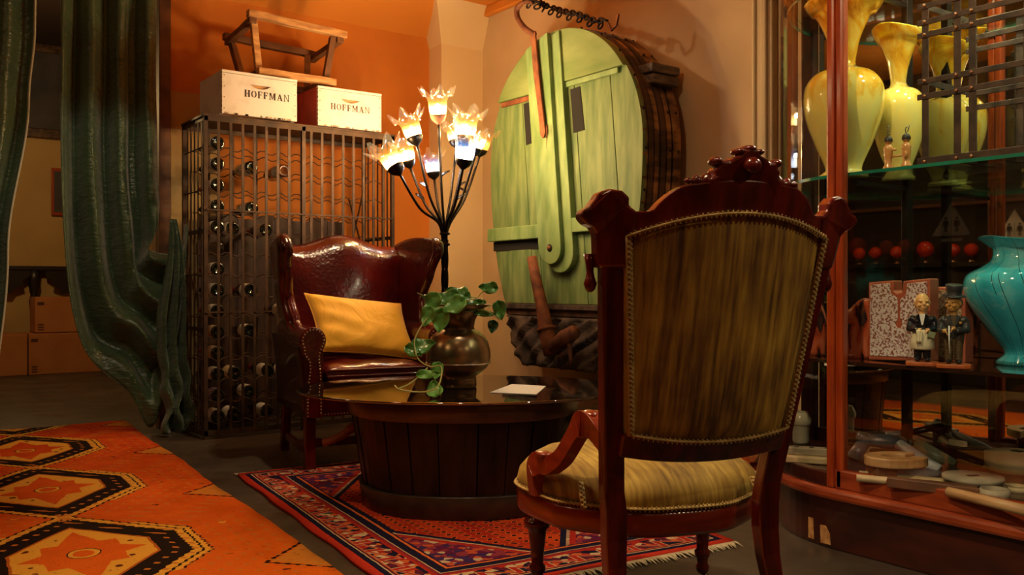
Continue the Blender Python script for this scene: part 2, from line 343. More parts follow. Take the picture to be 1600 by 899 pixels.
# side triangles outlined with steps
ty = eabs(ewrap(y+.40, -.54, .54)); tri = (0.62-x) - (0.17-ty*1.05)+eping(y, .012)*.8
trif = (tri < 0.0)*(x > .3)
c = emix(c, (.55, .20, .03), trif*(tri < -.02)); c = emix(c, black, band(tri, -.012, .004)*(x > .35)*(ty < .17))
c = emix(c, black, band(ds, 1.16, 1.18)*(ay < .34)); c = emix(c, gold, band(ds, 1.10, 1.155)*(ay < .34)); c = emix(c, black, band(ds, 1.075, 1.10))
c = emix(c, gold, band(ds, .985, 1.075)); c = emix(c, black, ds < .99)
spk = (eabs(ewrap(d, -.085, .085)) < .028)*(eping(y*1.0+x*.7, .035) < .009)*(d > .72)
c = emix(c, (.50, .16, .03), spk)
c = emix(c, (.40, .10, .015), d < .69); c = emix(c, gold, d < .66)
st = emin(ax/.19+ay/.12, ax/.110+ay/.29); c = emix(c, field, emax((st < 1.0), emax(ax/.115, ay/.13) < 1.0)*(d < .65))
zz = (evor(16, stretch=(1, 1, 1)) < .22)*(st > 1.15)*(d < .62); c = emix(c, (.10, .02, .01), zz)
rr = ax*ax+ay*ay*.8; c = emix(c, gold, band(rr, .0011, .0022)); c = emix(c, black, band(rr, .0022, .0026))
lip = (ay > .475)*(ax < .05)*(n3 > .45); c = emix(c, (.55, .2, .03), lip*(ax < .02))
setin(b, 'Base Color', emix(c, (.02, .005, .002), (n3 > .66)*.25)); setin(b, 'Roughness', .95); setin(b, 'Specular IOR Level', .05)
bump(b, enoise(160, 3)+enoise(20, 3)*.6, .6, .006); M['rug_tribal'] = m
# persian rug (local half sizes .59 x .965)
HX, HY = .59, .965
m, b = newmat('persian rug wool'); x, y, z = exyz()
ax = eabs(x); ay = eabs(y); e = emin(HX-ax, HY-ay)+(enoise(30, 2)-.5)*.006
navy = (.012, .010, .030); red = (.34, .022, .016); cream = (.50, .36, .22)
s1 = ewrap(x*1.0+y*1.0, 0.0, .075); s2 = ewrap(x*-1.0+y*1.0, 0.0, .075)
v1 = evor(42, out='Color')
vs = E.nt.nodes.new('ShaderNodeSeparateColor'); E.nt.links.new(v1.s, vs.inputs[0]); vr = E(vs.outputs[0]); vg = E(vs.outputs[1])
motif = eramp(vr, [(.0, navy), (.30, (.10, .012, .03)), (.5, red), (.70, (.48, .10, .03)), (.82, cream)])
motif.s.node.color_ramp.interpolation = 'CONSTANT'
zig = eabs(eping(x+y, .055)-(e-.07)*1.0-.003)
bord = emix(motif, red, zig < .010); bord = emix(bord, cream, band(zig, .010, .014))
# field: rows of small boteh
u_ = ewrap(x, 0.0, .047); v_ = ewrap(y+eping(x, .047)*.5, 0.0, .040); bo = (eabs(u_-.024)+eabs(v_-.02)*1.1)
fld = eramp(enoise(6, 3), [(.35, (.26, .012, .010)), (.65, (.46, .05, .012))])
fld = emix(fld, (.04, .010, .012), bo < .013); fld = emix(fld, (.62, .10, .02), band(bo, .013, .018))
sp = eramp(vg, [(.0, (.10, .012, .05)), (.35, (.04, .02, .09)), (.5, (.22, .03, .05)), (.72, (.42, .07, .03)), (.88, (.45, .33, .22))]); sp.s.node.color_ramp.interpolation = 'CONSTANT'
hexd = ax*1.0/.40+ay/.74*.62-.72   # lozenge-like medallion
hexd = emax(ax/.355, (ax*.9+ay*.62)/.50)
core = emix(sp, fld, hexd < 1.0)
core = emix(core, navy, band(hexd, .985, 1.03)); core = emix(core, cream, band(hexd, 1.03, 1.055)*(eping(x*1.3+y, .010) > .004)); core = emix(core, red, band(hexd, 1.055, 1.10))
med = emax(ax/.16, (ax*.9+ay*.62)/.22); core = emix(core, sp, med < .9); core = emix(core, cream, band(med, .9, .95)*(eping(y, .01) > .004)); core = emix(core, navy, band(med, .95, 1.0))
c = core
for hi_, col in ((.225, navy), (.218, (.55, .12, .03)), (.208, navy), (.176, cream), (.172, (.20, .02, .03)), (.160, red)):
    c = emix(c, col, e < hi_)
c = emix(c, bord, e < .148)
for hi_, col in ((.066, (.45, .12, .05)), (.060, (.10, .01, .02)), (.052, cream), (.047, navy), (.026, (.46, .035, .02))):
    c = emix(c, col, e < hi_)
setin(b, 'Base Color', emix(c, (.01, .005, .005), (enoise(130, 2) > .62)*.3)); setin(b, 'Roughness', .95); setin(b, 'Specular IOR Level', .05)
bump(b, enoise(170, 3)+enoise(20, 3)*.6, .5, .005); M['rug_persian'] = m
M['fringe'] = simple('fringe cotton', (.48, .40, .26), .9, c2=(.60, .52, .36), scale=50)
# ------------------------------------------------------------------ mesh builder
class MB:
    def __init__(s): s.v = []; s.f = []; s.sm = []
    def _add(s, vs, fs, smooth=False, T=None):
        o = len(s.v)
        s.v += [tuple(T @ Vector(p)) if T else tuple(p) for p in vs]
        s.f += [tuple(i+o for i in f) for f in fs]; s.sm += [smooth]*len(fs)
    def box(s, c, d, rz=0, T=None):
        x, y, z = d[0]/2, d[1]/2, d[2]/2
        R = Matrix.Translation(Vector(c)) @ Matrix.Rotation(rz, 4, 'Z')
        if T: R = R @ T
        vs = [(i*x, j*y, k*z) for i in (-1, 1) for j in (-1, 1) for k in (-1, 1)]
        s._add(vs, [(0, 1, 3, 2), (4, 6, 7, 5), (0, 4, 5, 1), (2, 3, 7, 6), (0, 2, 6, 4), (1, 5, 7, 3)], T=R); return s
    def prism(s, pts, ax, lo, hi, smooth=False, T=None):
        n = len(pts)
        def mk(p, h): return (h, p[0], p[1]) if ax == 'x' else (p[0], h, p[1]) if ax == 'y' else (p[0], p[1], h)
        vs = [mk(p, lo) for p in pts]+[mk(p, hi) for p in pts]
        s._add(vs, [tuple(range(n))[::-1], tuple(range(n, 2*n))], False, T)
        o = len(s.v)-2*n
        for i in range(n):
            j = (i+1) % n; s.f.append((o+i, o+j, o+n+j, o+n+i)); s.sm.append(smooth)
        return s
    def lathe(s, prof, seg=32, c=(0, 0, 0), T=None, wob=None, cap=True):
        vs = []; n = len(prof)
        for j, (r, z) in enumerate(prof):
            for i in range(seg):
                a = 2*PI*i/seg; rr, zz = (wob(j/(n-1), a, r, z) if wob else (r, z))
                vs.append((c[0]+rr*math.cos(a), c[1]+rr*math.sin(a), c[2]+zz))
        fs = [(j*seg+i, j*seg+(i+1) % seg, (j+1)*seg+(i+1) % seg, (j+1)*seg+i) for j in range(n-1) for i in range(seg)]
        if cap: fs += [tuple(range(seg))[::-1], tuple(range((n-1)*seg, n*seg))]
        s._add(vs, fs, True, T); return s
    def tube(s, pts, r, seg=8, smooth=True, flat=None):
        pts = [Vector(p) for p in pts]; n = len(pts); rs = r if isinstance(r, (list, tuple)) else [r]*n
        vs = []; prev = None
        for i, p in enumerate(pts):
            t = (pts[min(i+1, n-1)]-pts[max(i-1, 0)]);
            t = t.normalized() if t.length > 1e-9 else Vector((0, 0, 1))
            if prev is None:
                up = Vector((0, 0, 1)) if abs(t.z) < .9 else Vector((0, 1, 0)); a = t.cross(up).normalized()
            else:
                a = (prev-t*prev.dot(t)); a = a.normalized() if a.length > 1e-6 else prev
            prev = a; bb = t.cross(a)
            for k in range(seg):
                th = 2*PI*(k+.5*(seg == 4))/seg; ra = rs[i]; rb = rs[i]*(flat or 1)
                vs.append(p+a*math.cos(th)*ra+bb*math.sin(th)*rb)
        fs = [(j*seg+i, j*seg+(i+1) % seg, (j+1)*seg+(i+1) % seg, (j+1)*seg+i) for j in range(n-1) for i in range(seg)]
        fs += [tuple(range(seg))[::-1], tuple(range((n-1)*seg, n*seg))]
        s._add(vs, fs, smooth); return s
    def bar(s, pts, wx, wy, xdir=(1, 0, 0)):
        """rectangular section swept along pts; wx along xdir, wy across"""
        pts = [Vector(p) for p in pts]; n = len(pts); xd = Vector(xdir).normalized(); vs = []
        for i, p in enumerate(pts):
            t = (pts[min(i+1, n-1)]-pts[max(i-1, 0)]).normalized(); b2 = t.cross(xd).normalized()
            a_ = wx[i] if isinstance(wx, (list, tuple)) else wx; b_ = wy[i] if isinstance(wy, (list, tuple)) else wy
            for i_, j_ in ((-1, -1), (1, -1), (1, 1), (-1, 1)): vs.append(p+xd*a_/2*i_+b2*b_/2*j_)
        fs = [(j*4+i, j*4+(i+1) % 4, (j+1)*4+(i+1) % 4, (j+1)*4+i) for j in range(n-1) for i in range(4)]+[(3, 2, 1, 0), tuple(range(4*n-4, 4*n))]
        s._add(vs, fs, False); return s
    def ell(s, c, r, seg=16, rings=10, T=None):
        R = Matrix.Translation(Vector(c))
        if T: R = R @ T
        if not hasattr(r, '__len__'): r = (r, r, r)
        vs = [(0, 0, r[2])]
        for j in range(1, rings):
            ph = PI*j/rings
            vs += [(r[0]*math.sin(ph)*math.cos(2*PI*i/seg), r[1]*math.sin(ph)*math.sin(2*PI*i/seg), r[2]*math.cos(ph)) for i in range(seg)]
        vs.append((0, 0, -r[2])); L = len(vs)-1
        fs = [(0, 1+i, 1+(i+1) % seg) for i in range(seg)]
        for j in range(rings-2): fs += [(1+j*seg+i, 1+(j+1)*seg+i, 1+(j+1)*seg+(i+1) % seg, 1+j*seg+(i+1) % seg) for i in range(seg)]
        fs += [(L, 1+(rings-2)*seg+(i+1) % seg, 1+(rings-2)*seg+i) for i in range(seg)]
        s._add(vs, fs, True, R); return s
    def grid(s, fn, n, m_, smooth=True):
        vs = [fn(i/n, j/m_) for j in range(m_+1) for i in range(n+1)]
        fs = [(j*(n+1)+i, j*(n+1)+i+1, (j+1)*(n+1)+i+1, (j+1)*(n+1)+i) for j in range(m_) for i in range(n)]
        s._add(vs, fs, smooth); return s
    def solid(s, fa, fb, n, m_, smooth=True):
        """closed solid between two surfaces fa and fb over the unit square"""
        o = len(s.v); k = (n+1)*(m_+1)
        s.grid(fa, n, m_, smooth); s.grid(fb, n, m_, smooth)
        idx = lambda i, j: j*(n+1)+i
        for i in range(n):
            for j in (0, m_): s.f.append((o+idx(i, j), o+idx(i+1, j), o+k+idx(i+1, j), o+k+idx(i, j))); s.sm.append(smooth)
        for j in range(m_):
            for i in (0, n): s.f.append((o+idx(i, j), o+idx(i, j+1), o+k+idx(i, j+1), o+k+idx(i, j))); s.sm.append(smooth)
        return s
    def build(s, name, mt, parent=None, bevel=0, loc=None, sub=0, remesh=0, solidify=0):
        me = bpy.data.meshes.new(name); me.from_pydata([tuple(p) for p in s.v], [], s.f)
        bm = bmesh.new(); bm.from_mesh(me); bmesh.ops.recalc_face_normals(bm, faces=bm.faces[:]); bm.to_mesh(me); bm.free()
        if len(s.sm) == len(me.polygons): me.polygons.foreach_set('use_smooth', s.sm)
        me.materials.append(M[mt] if isinstance(mt, str) else mt)
        o = bpy.data.objects.new(name, me); COL.objects.link(o)
        if parent: o.parent = parent
        if loc: o.location = loc
        if solidify:
            q = o.modifiers.new('thickness', 'SOLIDIFY'); q.thickness = solidify; q.offset = 0
        if remesh:
            q = o.modifiers.new('skin', 'REMESH'); q.mode = 'VOXEL'; q.voxel_size = remesh; q.use_smooth_shade = True
            q = o.modifiers.new('soften', 'SMOOTH'); q.factor = .5; q.iterations = 4
        if bevel:
            q = o.modifiers.new('bevel', 'BEVEL'); q.width = bevel; q.segments = 2; q.limit_method = 'ANGLE'; q.angle_limit = math.radians(40)
        if sub:
            q = o.modifiers.new('smooth', 'SUBSURF'); q.levels = sub; q.render_levels = sub
        return o
def thing(name, label, cat, loc=(0, 0, 0), rz=0, group=None):
    o = bpy.data.objects.new(name, None); COL.objects.link(o); o.location = loc; o.rotation_euler = (0, 0, rz)
    o.empty_display_size = .1; o['label'] = label; o['category'] = cat
    if group: o['group'] = group
    return o
def tag(o, label, cat, group=None):
    o['label'] = label; o['category'] = cat
    if group: o['group'] = group
    return o
def struct(o, label=None):
    o['kind'] = 'structure'
    if label: o['label'] = label
    return o
def spline(pts, n=8):
    pts = [Vector(p) for p in pts]; out = []
    for i in range(len(pts)-1):
        p0 = pts[max(i-1, 0)]; p1 = pts[i]; p2 = pts[i+1]; p3 = pts[min(i+2, len(pts)-1)]
        for k in range(n):
            t = k/n; out.append(.5*((2*p1)+(p2-p0)*t+(2*p0-5*p1+4*p2-p3)*t*t+(3*p1-p0-3*p2+p3)*t**3))
    out.append(pts[-1]); return out
def interp(tab, t):
    if t <= tab[0][0]: return tab[0][1]
    for (a, va), (b_, vb) in zip(tab, tab[1:]):
        if t <= b_:
            k = (t-a)/(b_-a); k = k*k*(3-2*k); return va+(vb-va)*k
    return tab[-1][1]
def lerp(a, b_, t): return a+(b_-a)*t
def dup(root, loc=None, rz=None):
    r = root.copy(); COL.objects.link(r)
    if loc is not None: r.location = loc
    if rz is not None: r.rotation_euler = (0, 0, rz)
    for ch in list(root.children):
        c_ = ch.copy(); COL.objects.link(c_); c_.parent = r
        for g_ in list(ch.children):
            d_ = g_.copy(); COL.objects.link(d_); d_.parent = c_
    return r

# ================================================================== SETTING
WX, WY, CZ = 3.78, 5.70, 2.92
struct(MB().box((1.5, 4.2, -.05), (8, 14, .1)).build('floor', 'floor'), 'worn dark concrete floor')
struct(MB().box((.9, 1.85, CZ+.04), (5.9, 7.7, .08)).build('ceiling', 'ceiling'), 'warm orange plaster ceiling')
struct(MB().box((WX+.06, 1.85, CZ/2), (.12, 7.8, CZ)).build('wall_right', 'wall_cream'), 'cream plaster wall behind the green drum')
# back wall with the curtained opening on its left
struct(MB().box((2.67, WY+.06, CZ/2), (2.34, .12, CZ)).build('wall_back', 'wall_back'), 'orange plaster wall with tan lower left field')
struct(MB().box((-.88, WY+.06, CZ/2), (2.24, .12, CZ)).build('wall_back_left', 'dark_wall'))
struct(MB().box((-2.06, 1.85, CZ/2), (.12, 7.8, CZ)).build('wall_left', 'dark_wall'))
struct(MB().box((.9, -2.06, CZ/2), (5.9, .12, CZ)).build('wall_front', 'wall_tan'))
# sloped cove between back wall and ceiling
struct(MB().prism([(5.70, 2.70), (5.70, CZ), (5.40, CZ)], 'x', 1.50, 3.80).build('trim_1', 'ceiling'), 'sloped orange cove')
# column in the corner with a flared capital
mb = MB()
mb.prism([(3.44, 5.72), (3.42, 5.50), (3.79, 5.50), (3.79, 5.72)], 'z', 0, 2.66)
struct(mb.build('column', 'column'), 'cream square corner column')
mb = MB(); cp = [(3.44, 3.42, 5.50, 2.62), (3.38, 3.34, 5.42, 2.84), (3.36, 3.30, 5.38, 2.92)]
vs = []; fs = []
for a, b_, yy_, zz_ in cp: vs += [(a, 5.72, zz_), (b_, yy_, zz_), (3.79, yy_, zz_), (3.79, 5.72, zz_)]
for j in range(2): fs += [(j*4+i, j*4+(i+1) % 4, j*4+4+(i+1) % 4, j*4+4+i) for i in range(4)]
mb._add(vs, fs+[(3, 2, 1, 0), (8, 9, 10, 11)]); struct(mb.build('trim_2', 'column'), 'flared column capital')
struct(MB().box((3.755, 1.85+.2, CZ-.035), (.05, 6.9, .07)).build('trim_3', 'ceiling', bevel=.01), 'orange crown moulding along the right wall')
mb = MB(); mb.box((3.755, 2.92, CZ/2), (.05, .13, CZ-.1)); mb.box((3.74, 2.90, CZ/2), (.05, .035, CZ-.1)); mb.box((3.745, 2.965, CZ/2), (.05, .02, CZ-.1))
struct(mb.build('trim_4', 'trim_paint', bevel=.008), 'painted vertical casing on the right wall')
struct(MB().box((3.765, 3.95, .06), (.03, 3.1, .12)).build('baseboard_right', 'trim_paint', bevel=.006))
struct(MB().box((2.6, 5.685, .06), (1.6, .03, .12)).build('baseboard_back', 'trim_paint', bevel=.006))
struct(MB().box((1.535, 5.68, CZ/2), (.07, .08, CZ)).build('trim_5', 'old_dark', bevel=.005), 'dark wooden jamb of the curtained opening')
# the room behind the curtain
struct(MB().box((1.5, 10.56, 1.7), (4, .12, 3.4)).build('wall_far', 'wall_tan'), 'tan wall of the room behind the curtain')
struct(MB().box((3.1, 8.2, 1.7), (.12, 4.7, 3.4)).build('wall_far_right', 'wall_tan'))
struct(MB().box((-.5, 8.2, 1.7), (.12, 4.7, 3.4)).build('wall_far_left', 'wall_tan'))
struct(MB().box((1.3, 8.2, 3.45), (3.8, 4.8, .1)).build('ceiling_far', 'dark_wall'))
struct(MB().box((1.3, 5.85, 3.15), (3.8, .1, .6)).build('wall_header', 'dark_wall'))

# ---- far room things
def carton(x0, x1, y, dep, z0, z1, label):
    t = thing('cardboard_box', label, 'box', ((x0+x1)/2, y+dep/2, z0), 0, 'cardboard boxes by the far wall')
    w_, h_ = x1-x0, z1-z0
    MB().box((0, 0, h_/2), (w_, dep, h_)).build('carton', 'kraft', t, bevel=.006)
    MB().box((-w_/4-.001, 0, h_+.003), (w_/2-.004, dep-.01, .006)).build('flap', 'kraft', t); MB().box((w_/4+.001, 0, h_+.003), (w_/2-.004, dep-.01, .006)).build('flap', 'kraft', t)
    m_ = MB()
    for q in range(3): m_.box((-w_/2+.05, -dep/2-.001, .03+q*.025), (.05, .002, .012))
    m_.box((-w_/2+.05, -dep/2-.001, h_-.06), (.06, .002, .03)); m_.build('printed_marks', 'tape', t)['kind'] = 'stuff'
def fx(px): return ony(px, 449, 9.88).x
carton(fx(45), fx(158), 9.88, .40, 0, .40, 'lower cardboard box behind the swagged curtain, another box on it')
carton(fx(56), fx(150), 9.92, .34, .412, .76, 'cardboard box stacked on top of another, behind the curtain')
carton(fx(-60), fx(43), 9.88, .40, 0, .40, 'cardboard box at the left edge under the black console')
t = thing('console_table', 'black carved console table against far wall behind the boxes', 'table', (1.5, 10.415, 0))
MB().box((-.2, 0, 1.06), (2.2, .12, .045)).build('tabletop', 'console', t, bevel=.008)
for q, xx in enumerate((-1.1, -.44, .02, .62)):
    MB().lathe([(.055, 0), (.06, .06), (.03, .1), (.045, .25), (.028, .5), (.05, .72), (.032, .8), (.055, .88), (.05, .95), (.06, 1.04)], 14, (xx, 0, 0)).build('leg', 'console', t)
for xx in (-.75, -.22, .32):
    MB().prism([(xx-.2, 1.04), (xx+.2, 1.04), (xx+.2, .98), (xx+.13, .93), (xx+.14, .88), (xx+.06, .85), (xx+.03, .80), (xx-.03, .80), (xx-.06, .85), (xx-.14, .88), (xx-.13, .93), (xx-.2, .98)], 'y', -.045, -.015).build('carved_apron', 'console', t)
t = thing('framed_painting', 'large dark painting in black frame on far wall between curtains', 'painting', (1.5, 10.47, 2.42))
MB().box((0, 0, .5), (1.5, .03, .9)).build('canvas', 'painting', t)
m_ = MB(); m_.box((0, -.02, .05), (1.6, .05, .1)); m_.box((0, -.02, .95), (1.6, .05, .1)); m_.box((-.76, -.02, .5), (.08, .05, .9)); m_.box((.76, -.02, .5), (.08, .05, .9)); m_.build('picture_frame', 'frame_wood', t, bevel=.01)
pp = ony(92, 300, 10.45)
t = thing('small_picture', 'small red-framed picture on far wall beside main curtain', 'picture', (pp.x, 10.47, pp.z-.2))
MB().box((0, 0, .2), (.14, .03, .5)).build('picture_frame', 'cab_wood', t, bevel=.006); MB().box((0, -.017, .2), (.09, .006, .43)).build('canvas', 'painting', t)

# ---- curtains
def catm(pts, t):
    n = len(pts)-1; k = min(int(t*n), n-1); u = t*n-k
    p0 = pts[max(k-1, 0)]; p1 = pts[k]; p2 = pts[k+1]; p3 = pts[min(k+2, n)]
    return .5*((2*p1)+(p2-p0)*u+(2*p0-5*p1+4*p2-p3)*u*u+(3*p1-p0-3*p2+p3)*u**3)
def swag(u, v):
    # u across the cloth, v from the rod down, round the sag and up to the rack
    xt = lerp(.945, 1.475, u); zl = lerp(.05, 1.06, u**.75); xm = lerp(1.42, 1.56, u)
    pts = [Vector((xt, 0, 2.9)), Vector((xt, 0, lerp(2.1, 2.3, u))), Vector((xt+.01, 0, lerp(1.2, 1.7, u))), Vector((xt+lerp(.10, .02, u), 0, lerp(.55, 1.30, u))),
           Vector((lerp(1.22, xm, .35+.2*u), 0, zl+.16*(1-u)+.04)), Vector((xm, 0, zl)), Vector((lerp(xm, 1.62, .6), 0, lerp(zl, 1.24, .42))), Vector((1.60, 0, 1.24-.05*(1-u)))]
    p = catm(pts, v)
    fold = math.sin(u*2*PI*3.4+math.sin(v*5)*.7+.8)
    fold2 = math.sin(u*2*PI*8+v*5+math.sin(u*9)*2)
    k = 1-.45*max(0, (v-.55)/.45)
    y = 5.60-(.066*fold+.008*fold2)*(.55+.45*min(1, v*3))*k - .10*math.sin(PI*min(1, max(0, (v-.45)/.55))) - .16*max(0, (v-.7)/.3)
    y += .012*math.sin(v*41+u*13)*max(0, .9-abs(v-.5))
    return (p.x, y, p.z)
cu = thing('green_curtain', 'dark green taffeta curtain swagged low across and hooked on wine rack', 'curtain', (1.2, 5.6, 0))
def loc_(fn, o): return lambda u, v: tuple(Vector(fn(u, v))-Vector(o))
MB().grid(loc_(swag, (1.2, 5.6, 0)), 110, 90).build('swagged_panel', 'curtain', cu, solidify=.004)
def tail(u, v):
    z = 1.26-v*1.24; wd = lerp(.02, .075, min(1, v*2.2)); x = 1.515+(u-.5)*2*wd+.012*math.sin(v*9)
    y = 5.40+.035*math.sin(u*2*PI*2.5+v*3)*min(1, v*3)
    if v > .60: x += .03*math.sin(v*37+u*6)*(v-.6)*2; y -= (v-.6)*.16*(1+math.sin(u*17+v*20)*.4); 
    return (x, y, z)
MB().grid(loc_(tail, (1.2, 5.6, 0)), 40, 60).build('hanging_tail', 'curtain', cu, solidify=.004)
MB().tube([Vector(swag(0, v/60))-Vector((1.2, 5.6, 0)) for v in range(10, 42)], .0035, 6).build('edge_cord', 'curtain', cu)
def lcur(u, v):
    z = 2.9-v*2.88; xe = interp([(0, .60), (1.05, .685), (1.9, .79), (2.3, .82), (2.9, .83)], z)
    x = lerp(.15, xe, u); y = 5.60-.045*math.sin(u*2*PI*4+v*1.2)-.012*math.sin(u*27+v*7); return (x, y, z)
cl = thing('green_curtain', 'green curtain at left edge with a thin pale piped edge', 'curtain', (.5, 5.6, 0))
MB().grid(loc_(lcur, (.5, 5.6, 0)), 60, 50).build('hanging_panel', 'curtain', cl, solidify=.004)
MB().tube([Vector(lcur(1, v/50))-Vector((.5, 5.6, 0)) for v in range(51)], .006, 6).build('piped_edge', 'curtain_lining', cl)
t = tag(MB().tube([(-.2, 5.6, 2.905), (1.5, 5.6, 2.905)], .016, 10).build('curtain_rod', 'black_iron'), 'black iron curtain rod under ceiling over the opening', 'rod')

# ---- rugs
t = thing('tribal_rug', 'orange-red rug with black-edged hexagonal medallions at lower left', 'rug', (.66, 4.18, 0), math.radians(-3.5))
def rug1(u, v):
    x = lerp(-.68, .62, u); y = lerp(-4.6, 1.92, v); return (x+.004*math.sin(y*4)+.002*math.sin(y*23), y, .012+.003*math.sin(x*9+y*5))
MB().solid(rug1, lambda u, v: (rug1(u, v)[0], rug1(u, v)[1], .001), 20, 120).build('pile', 'rug_tribal', t)
ca_, sa_ = math.cos(math.radians(-6)), math.sin(math.radians(-6))
BL = Vector((1.41, 4.02)); exr = Vector((ca_, sa_)); eyr = Vector((-sa_, ca_)); ctr = BL+exr*HX-eyr*HY
t = thing('persian_rug', 'deep red and navy bordered rug under the tub table', 'rug', (ctr.x, ctr.y, 0), math.radians(-6))
def rug2(u, v):
    x = lerp(-HX, HX, u); y = lerp(-HY, HY, v); return (x+.004*math.sin(y*14), y, .014+.0015*math.sin(x*12+y*7))
MB().solid(rug2, lambda u, v: (rug2(u, v)[0], rug2(u, v)[1], .001), 24, 36).build('pile', 'rug_persian', t)
for sgn in (-1, 1):
    m_ = MB(); q = -HX
    while q < HX:
        L = random.uniform(.03, .055); dx = random.uniform(-.012, .012)
        m_.tube([(q, sgn*HY, .008), (q+dx*.5, sgn*(HY+L*.5), .009), (q+dx, sgn*(HY+L), .003)], [.0035, .003, .001], 4); q += .0062
    o = m_.build('fringe', 'fringe', t); o['kind'] = 'stuff'; o['label'] = 'cream cotton fringe'

# ================================================================== WINE RACK
RX0, RX1, RY0, RY1, RZ = 1.607, 2.80, 5.10, 5.50, 1.83
NC, NR = 10, 14
t = thing('wine_rack', 'tall rusty iron barred wine cage behind the leather armchair', 'wine rack', (RX0, RY0, 0))
RW, RD = RX1-RX0, RY1-RY0
def rk(name, pts, r=None, flat=None, wx=None, wy=None):
    return MB().bar(pts, wx, wy).build(name, 'rack_iron', t)
for (x_, y_) in ((0, 0), (RW, 0), (0, RD), (RW, RD), (.585, 0)):
    MB().box((x_, y_, RZ/2), (.022, .022, RZ+.02)).build('post', 'rack_iron', t)
for y_ in (0, RD):
    for z_ in (.035, RZ-.012): MB().box((RW/2, y_-.004, z_), (RW+.02, .014, .028)).build('rail', 'rack_iron', t)
for x_ in (0, RW):
    for z_ in (.035, .62, 1.18, RZ-.012): MB().box((x_, RD/2, z_), (.012, RD, .022)).build('rail', 'rack_iron', t)
for q in range(1, 17):
    x_ = q*RW/17
    if abs(x_-.585) < .03: continue
    MB().box((x_, -.012, RZ/2), (.016, .005, RZ-.05)).build('front_bar', 'rack_iron', t)
for z_ in (.72, 1.30): MB().box((RW/2, -.018, z_), (RW, .006, .008)).build('cross_rod', 'rack_iron', t)
for q in range(1, 6):
    for x_ in (0, RW): MB().box((x_, q*RD/6, RZ/2), (.006, .012, RZ-.05)).build('side_bar', 'rack_iron', t)
for q in range(1, 8):
    MB().box((q*RW/8, RD+.006, RZ/2), (.012, .005, RZ-.05)).build('back_bar', 'rack_iron', t)
cellw = RW/(NC+1.3)
for r_ in range(NR):
    z_ = .085+r_*.121
    for y_ in (.05, .30):
        MB().tube([(.02+k*.0265, y_, z_+.012*math.cos(2*PI*(.02+k*.0265-.087)/cellw+PI)) for k in range(44)], .0035, 5).build('wavy_wire', 'rack_iron', t)
for r_ in range(1, NR, 2):
    for x_ in (0,): MB().tube([(x_-.003, 0, .085+r_*.121), (x_-.003, RD, .085+r_*.121)], .004, 5).build('side_wire', 'rack_iron', t)
for x0_ in (RW-.16,):
    MB().bar([(x0_, RD-.02, .9), (x0_+.13, RD-.1, 1.6)], .016, .006, (0, 1, 0)).build('brace', 'rack_iron', t)
    MB().bar([(x0_+.13, RD-.02, 1.15), (x0_, RD-.1, 1.45)], .016, .006, (0, 1, 0)).build('brace', 'rack_iron', t)
MB().box((RW/2, RD/2, RZ+.006), (RW+.03, RD+.03, .012)).build('top_plate', 'rack_iron', t)
# bottles lie with their bases to the front
def bottle(x, z, y, glass, lab, label, labmat):
    b_ = thing('wine_bottle', label, 'bottle', (x, y, z), 0, 'bottles lying in the wine cage')
    T = Matrix.Rotation(-PI/2, 4, 'X')
    MB().lathe([(.0, .012), (.022, .003), (.034, 0), (.0385, .006), (.0385, .185), (.034, .205), (.020, .235), (.0145, .26), (.0145, .295), (.016, .297), (.016, .305), (0, .305)], 20, T=T, cap=False).build('bottle_glass', glass, b_)
    MB().lathe([(.0392, .016), (.0392, .115)], 20, T=T, cap=False).build('paper_label', labmat, b_)
    MB().lathe([(.0155, .25), (.0155, .294), (.017, .296), (.017, .307), (0, .308)], 14, T=T, cap=False).build('capsule', random.choice(['board', 'hive_red', 'brass_dark']), b_)
COLX = lambda c: RX0+.087+c*cellw
spots_ = [(0, r_) for r_ in range(NR) if r_ != 8]+[(2, 12), (4, 12), (2, 10), (1, 9), (3, 9), (2, 6), (2, 4), (1, 2), (3, 2), (2, 1), (1, 0), (3, 0), (4, 2), (4, 5)]
cn = ['first', 'second', 'third', 'fourth', 'fifth', 'sixth']
for i, (c_, r_) in enumerate(spots_):
    lm = 'label2' if (c_, r_) in ((0, 4), (0, 3), (1, 2), (0, 10)) else 'label3' if (c_, r_) == (0, 1) else 'label'
    gm = 'bottle2' if (c_, r_) == (4, 12) else 'bottle'
    rn = ['bottom', 'second lowest', 'third lowest', 'fourth lowest', 'fifth lowest', 'sixth lowest', 'seventh lowest', 'seventh highest', 'sixth highest', 'fifth highest', 'fourth highest', 'third highest', 'second highest', 'top'][r_]
    place = '%s row, %s column from left' % (rn, cn[c_])
    bottle(COLX(c_), .085+r_*.121+.034, RY0+(.045 if c_ == 0 else .07+.012*((i*7) % 5)), gm, None, 'wine bottle lying in the cage: %s' % place, lm)
g_ = thing('glass_jar', 'empty clear glass bottle in first column of the cage, among dark bottles', 'bottle', (COLX(0), RY0+.05, .085+8*.121+.034))
MB().lathe([(.0, .01), (.034, 0), (.038, .006), (.038, .185), (.015, .25), (.015, .3)], 20, T=Matrix.Rotation(-PI/2, 4, 'X'), cap=False).build('jar_glass', 'clear_glass', g_)
MB().lathe([(.016, .292), (.019, .294), (.019, .306), (.016, .308)], 16, T=Matrix.Rotation(-PI/2, 4, 'X'), cap=False).build('rim', 'clear_glass', g_)
t = thing('wooden_board', 'dark boarded wooden panel leaning against the wall behind wine cage', 'board', (1.72, 5.60, 0))
for q in range(8): MB().box((.06+q*.122, 0, .655+.008*math.sin(q*2.3)), (.119, .03, 1.31+.016*math.sin(q*2.3))).build('plank', 'panel_dark', t)
